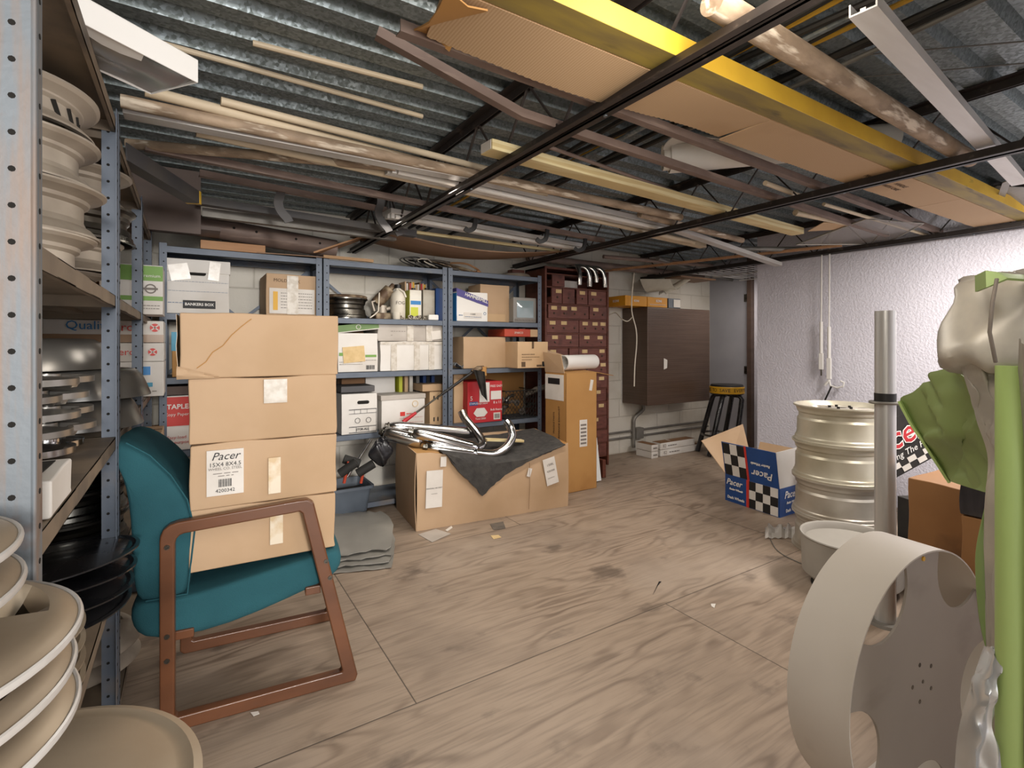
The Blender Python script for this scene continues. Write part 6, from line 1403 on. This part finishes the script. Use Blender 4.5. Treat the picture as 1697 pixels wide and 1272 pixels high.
# rods
ptube('wooden_dowel', 'short cream dowel above the second joist right of the vinyl roll', 'dowel', T(1268, 303, ZT+.02), T(1332, 327, ZT+.02), .012, 'pipe_cream')
ptube('wooden_dowel', 'short cream dowel with a dark end beside the pane right of the second joist', 'dowel', T(1318, 352, ZT+.02), T(1408, 370, ZT+.02), .018, 'pipe_cream')
ptube('pipe', 'thin cream pipe crossing right of the second joist', 'pipe', T(1365, 338, ZT+.012), T(1545, 392, ZT+.012), .010, 'pipe_cream')
ptube('pipe', 'grey pipe lying level before the right wall corner', 'pipe', T(1215, 412, ZT+.02), T(1340, 413, ZT+.02), .02, 'conduit')
ptube('pipe', 'dirty pipe end sticking out right of the second joist', 'pipe', T(1060, 355, ZT+.022), T(1230, 398, ZT+.022), .02, 'pipe_dirty')
bar('wood_batten', 'brown wooden batten crossing at the rear before the right wall corner', 'batten', [T(1000, 449, ZT-.0), T(1395, 406, ZT-.0)], rect(.03, .02), 'ply_orange')
bar('wood_batten', 'yellowish wooden strip toward the rear below the strip light', 'batten', [T(682, 384, ZT+.01), T(925, 416, ZT+.01)], rect(.03, .02), 'lumber')
bar('lumber_offcut', 'pale timber end sticking out before the right wall corner', 'timber', [T(1080, 388, ZT+.02), T(1165, 407, ZT+.02)], rect(.06, .035), 'pipe_cream')
g0 = [T(1320, 405, ZT+.004), T(1436, 362, ZT+.004), T(1530, 370, ZT+.004), T(1466, 404, ZT+.004)]
c = thing('framed_pane', 'dusty framed glass pane lying on the ceiling joists before the right wall', 'pane', g0[0]); bm = B(); bm.faces.new([bm.verts.new(q) for q in g0]); ob('glass', bm, 'pane', c, world=True, solid=.004); bm = B(); tube(bm, g0+[g0[0]], .006, 6); ob('frame', bm, 'glass_frame', c, world=True)
bm = B(); bm.faces.new([bm.verts.new(q) for q in (T(1338, 383, ZT+.01), T(1365, 368, ZT+.01), T(1408, 372, ZT+.01), T(1390, 380, ZT+.01))]); solo('cardboard_scrap', bm, 'card_light', 'small cardboard scrap beside the framed pane', 'cardboard', solid=.004)
# cable bundle along the joist
for k in range(9):
    x = 1.44+.042*k+.4*rng.uniform(-.008, .008); z = 2.12+.03*math.sin(k*1.7)
    m_ = ('cable_black', 'cable_yellow', 'cable_black', 'galv', 'cable_black', 'cable_yellow', 'cable_black', 'cable_grey', 'cable_black')[k]
    bm = B(); pts = [V((x+.02*math.sin(y*2+k)+(.02*y if k > 5 else 0), y, z+.015*math.sin(y*3+k*2))) for y in [-.4+.3*i for i in range(15)]]; tube(bm, spl(pts, 3), .011 if m_ in ('galv', 'cable_black') else .008, 8)
    solo('electric_cable', bm, m_, ('black', 'yellow', 'black', 'silver', 'black', 'yellow', 'black', 'grey', 'black')[k]+' cable running under the deck right of the first joist', 'cable', 'cables running under the deck')
for k, (a, b) in enumerate((((268, 72), (700, 193)), ((419, 71), (700, 144)))):
    ptube('conduit', ('pale yellow conduit under the deck, nearer the white carton', 'pale yellow conduit under the deck at the top of the photo')[k], 'conduit', T(*a, 2.19), T(*b, 2.19), .010, 'pipe_cream', n=10)
for k, (a, b) in enumerate((((1420, 92), (1800, 60)), ((1425, 128), (1800, 96)))):
    ptube('wire', ('upper thin wire stretched across at the upper right ceiling', 'lower thin wire stretched across at the upper right ceiling')[k], 'wire', T(*a, 2.15), T(*b, 2.15), .0025, 'cable_grey', n=6)
# rear left: struts, rusted channel, brackets
bar('steel_strut', 'grey steel strut with a bright cut end above the rear shelves', 'steel strut', [at(325, 332, Y=3.25), at(688, 388, Y=3.25)], [(-.03, -.02), (.03, -.02), (.03, .02), (.018, .02), (.018, -.014), (-.018, -.014), (-.018, .02), (-.03, .02)], 'shelf_dark')
bar('steel_strut', 'grey steel strut lying lower and farther back above the rear shelves', 'steel strut', [at(335, 352, Y=3.42), at(655, 393, Y=3.42)], rect(.05, .05), 'conduit')
a, b = at(322, 372, Y=3.74), at(556, 413, Y=3.74); d_ = b-a
q_ = [(.065*math.cos(t), .065*math.sin(t)) for t in [PI*i/12 for i in range(-7, 8)]]
c = thing('rusted_channel', 'rusty half-round channel with bolt holes on top of the rear shelves', 'metal channel', a.lerp(b, .5)); bm = B(); u_, w_ = frame_of(d_); sweep(bm, [a, b], [(-x, y) for x, y in q_]+[(-x*.95, y*.95) for x, y in q_[::-1]]); 
for v_ in bm.verts: pass
ob('channel', bm, 'angle_brown', c, world=True)
for t in (.25, .40, .68, .86):
    bm = B(); p_ = a+d_*t; lathe(bm, [(0, 0), (.008, 0), (.008, .002), (0, .002)], 12, basis((1, 0, 0), (0, 0, 1), (0, -1, 0), p_+V((0, -.066, .01)))); ob('bolt_hole', bm, 'dark_gap', c, world=True)
bm = B(); a, b = at(332, 404, Y=3.66), at(440, 408, Y=3.66); bb(bm, (a.x, 3.66, S1+.001), (b.x, 3.84, S1+.055)); solo('wood_block', bm, 'ply_orange', 'orange-brown wood block on top of the first rear shelving unit', 'wood', bev=.003)
def ply(pts, label, m, name='plywood_piece', th=.006, cat='plywood'):
    bm = B(); bm.faces.new([bm.verts.new(p) for p in pts]); return solo(name, bm, m, label, cat, solid=th)
ply([V((fx(425, 3.66), 3.66, S1+.006)), V((fx(540, 3.62), 3.62, S1+.006)), V((fx(532, 3.9), 3.9, S1+.03)), V((fx(425, 3.9), 3.9, S1+.05))], 'thin brown plywood piece on the first rear shelving unit', 'ply_brown')
ply([at(520, 418, Y=3.60), at(612, 388, Y=3.60), at(614, 391, Y=3.75), at(540, 418, Y=3.75)], 'curved orange veneer strip rising beside the first joist', 'ply_orange', 'veneer_strip', .01, 'veneer')
bar('wood_strip', 'thin pale wood strip on top of the second rear shelving unit', 'wood', [V((fx(535, 3.64), 3.63, S1+.012)), V((fx(618, 3.64), 3.64, S1+.012))], rect(.03, .02), 'ply_pale')
rows = []
for i in range(21):
    x = .98+1.66*i/20; rows.append([V((x, 3.30+.42*j/6, ZT+.012-.085*math.sin(PI*i/20)*(.9+.1*j/6)+.02*(i/20)*(j/6))) for j in range(7)])
bm = B(); gridsurf(bm, rows); solo('sagging_board', bm, 'ply_brown', 'thin brown board sagging between the joists above the rear shelves', 'board', solid=.008)
def strap(label, pts, w, m='shelf_dark', name='bracket', group=None):
    bm = B(); sweep(bm, spl(pts, 5), [(-w/2, -.004), (w/2, -.004), (w/2, .004), (w/2-.006, .010), (w/2-.010, .004), (-w/2+.010, .004), (-w/2+.006, .010), (-w/2, .004)], up=V((0, 1, 0))); solo(name, bm, m, label, 'bracket', group)
for k, (x_, y_, lab) in enumerate(((462, 306, 'black S-shaped bracket hanging leftmost from the rear steel angle'), (628, 322, 'black S-shaped bracket hanging beside the first joist'), (646, 328, 'black S-shaped bracket behind the one beside the first joist'))):
    Yk = 2.95 if k == 0 else (3.02 if k == 1 else 3.2)
    strap(lab, [at(x_+dx, y_+dy, Y=Yk) for dx, dy in ((2, 0), (3, 14), (-1, 30), (4, 44), (14, 56), (17, 62))], .045)
for k, (x_, y_, lab) in enumerate(((786, 362, 'black J-shaped hook hanging left of the strip light end'), (905, 380, 'black J-shaped hook hanging right of the strip light middle'), (968, 395, 'black J-shaped hook hanging near the second joist'))):
    Yk = at(x_, y_, Z=ZT).y
    bm = B(); sweep(bm, spl([at(x_+dx, y_+dy, Y=Yk) for dx, dy in ((2, 0), (1, 10), (-2, 17), (-10, 20), (-16, 16))], 5), rect(.028, .012), up=V((0, 1, 0))); solo('bracket', bm, 'black', lab, 'bracket')
# clutter on top of the rear shelves
c = thing('cable_tangle', 'tangle of brown and black wires on top of the second rear unit', 'cable', (fx(740, 3.8), 3.82, S1))
for k in range(9):
    ph = rng.random()*6; cx_ = rng.uniform(-.3, .35); bm = B()
    pts = [V((cx_+(.10+.04*math.sin(t*1.7+ph))*math.cos(t+ph), .07*math.sin(t*1.1), .012+.055*(1+math.sin(t*.8+ph))*.6+.006*k*.3)) for t in [i*.35 for i in range(30)]]
    tube(bm, pts, .005 if k % 3 else .009, 6); ob('loop', bm, ('greasy_brown', 'cable_black', 'cable_grey', 'ply_orange', 'cable_black', 'cord_white', 'dust_grey', 'cable_black', 'greasy_brown')[k], c)
cover('hubcap', 'round dusty hubcap on top of the third rear shelving unit', (fx(856, 3.8), 3.83, S1+.001), .15, .035, 'wheel_dusty', 'dome')
bm = B(); bb(bm, (fx(848, 3.95), 3.94, S1), (fx(868, 3.95), 4.02, S1+.10)); solo('wood_offcut', bm, 'cabinet_wood', 'dark offcut standing behind the dusty hubcap on the rear unit', 'wood')
ptube('pipe', 'long brown pipe above the drawer cabinet and condenser', 'pipe', V((2.62, 3.86, ZT+.036)), V((5.1, 3.86, ZT+.036)), .034, 'angle_brown', n=20)
# clutter above the passage
c = thing('wire_rack', 'wire rack lying overhead before the grey door', 'wire rack', V((5.0, 3.3, ZT)))
for k in range(9):
    bm = B() if k == 0 else bm
    tube(bm, [V((4.5, 2.95+.08*k, ZT+.0)), V((5.5, 2.95+.08*k, ZT+.01))], .005, 6)
for x in (4.5, 5.0, 5.5): tube(bm, [V((x, 2.9, ZT-.006)), V((x, 3.65, ZT-.006))], .006, 6)
ob('wires', bm, 'white_metal', c, world=True)
for k, (a, b, m_, lab) in enumerate((((1020, 462), (1235, 445), 'joist_paint', 'dark pipe overhead before the back wall right of the cabinet'), ((1090, 428), (1235, 470), 'cable_grey', 'grey rod overhead before the grey door'), ((1000, 425), (1180, 440), 'angle_brown', 'brown rod overhead right of the cabinet top'))):
    ptube('pipe', lab, 'pipe', T(*a, ZT+.02), T(*b, ZT+.02), .018, m_)
bm = B(); bb(bm, (4.5, 3.68, 1.93), (5.1, 3.98, 1.945)); solo('ceiling_board', bm, 'ply_brown', 'stained board overhead above the condenser', 'board')
bake_text()
# ------------------------------------------------------------------ camera
cam = bpy.data.cameras.new('camera'); co_ = bpy.data.objects.new('camera', cam); COL.objects.link(co_)
co_.location = (0, 0, CAMZ); co_.rotation_euler = (PI/2, 0, -YAW)
cam.sensor_width = 36; cam.lens = FPX/1697*36; cam.shift_y = -(636-HZ)/1697; cam.clip_start = .02
sc = bpy.context.scene; sc.camera = co_
# ------------------------------------------------------------------ light
w = bpy.data.worlds.new('world'); sc.world = w; w.use_nodes = True
w.node_tree.nodes['Background'].inputs[0].default_value = lin('f0f0f2'); w.node_tree.nodes['Background'].inputs[1].default_value = 2.45
def area(name, loc, target, size, power, col, sy=None):
    l = bpy.data.lights.new(name, 'AREA'); l.energy = power; l.color = lin(col)[:3]; l.size = size
    if sy: l.shape = 'RECTANGLE'; l.size_y = sy
    o = bpy.data.objects.new(name, l); COL.objects.link(o); o.location = loc
    o.rotation_euler = (V(target)-V(loc)).to_track_quat('-Z', 'Y').to_euler()
    if 'strip_light' in name: o.rotation_euler = (0, 0, PI/2+.07)
    return o
area('doorway_light', (.35, -2.5, 1.7), (.8, 2.2, .5), .45, 48, 'fffaf4')
area('daylight', (.0, -7.5, 2.2), (.8, 2.5, .8), 1.0, 370, 'fffaf4')
area('strip_light', (1.7, 2.24, 1.925), (1.75, 2.6, 0), .08, 17, 'fff6ea', 1.7)  # added fill under the unlit fixture, brightens the rear shelves
area('passage_fill', (5.0, 3.1, 1.88), (5.1, 3.5, 0), .4, 7, 'fff4e8')  # added fill with no known source, lifts the dark grey door
area('rear_strip_light', (1.65, 2.98, 1.925), (1.7, 3.2, 0), .08, 9, 'fff6ea', 1.3)  # second added fill below the rear fixture, for the dim back left
area('joist_fill', (.95, .5, 1.885), (1.6, 2.8, .6), .25, 11, 'fff4e6', 1.0)  # unseen overhead fill, added out of view to raise the general light
area('right_wall_fill', (3.3, .66, 1.89), (3.45, .75, 0), .25, 48, 'fff6ee', 1.2)  # added fill just out of view, brightens the right wall
sc.view_settings.view_transform = 'Standard'; sc.view_settings.look = 'None'; sc.view_settings.gamma = 1; sc.view_settings.exposure = .12
sc.view_settings.use_curve_mapping = False
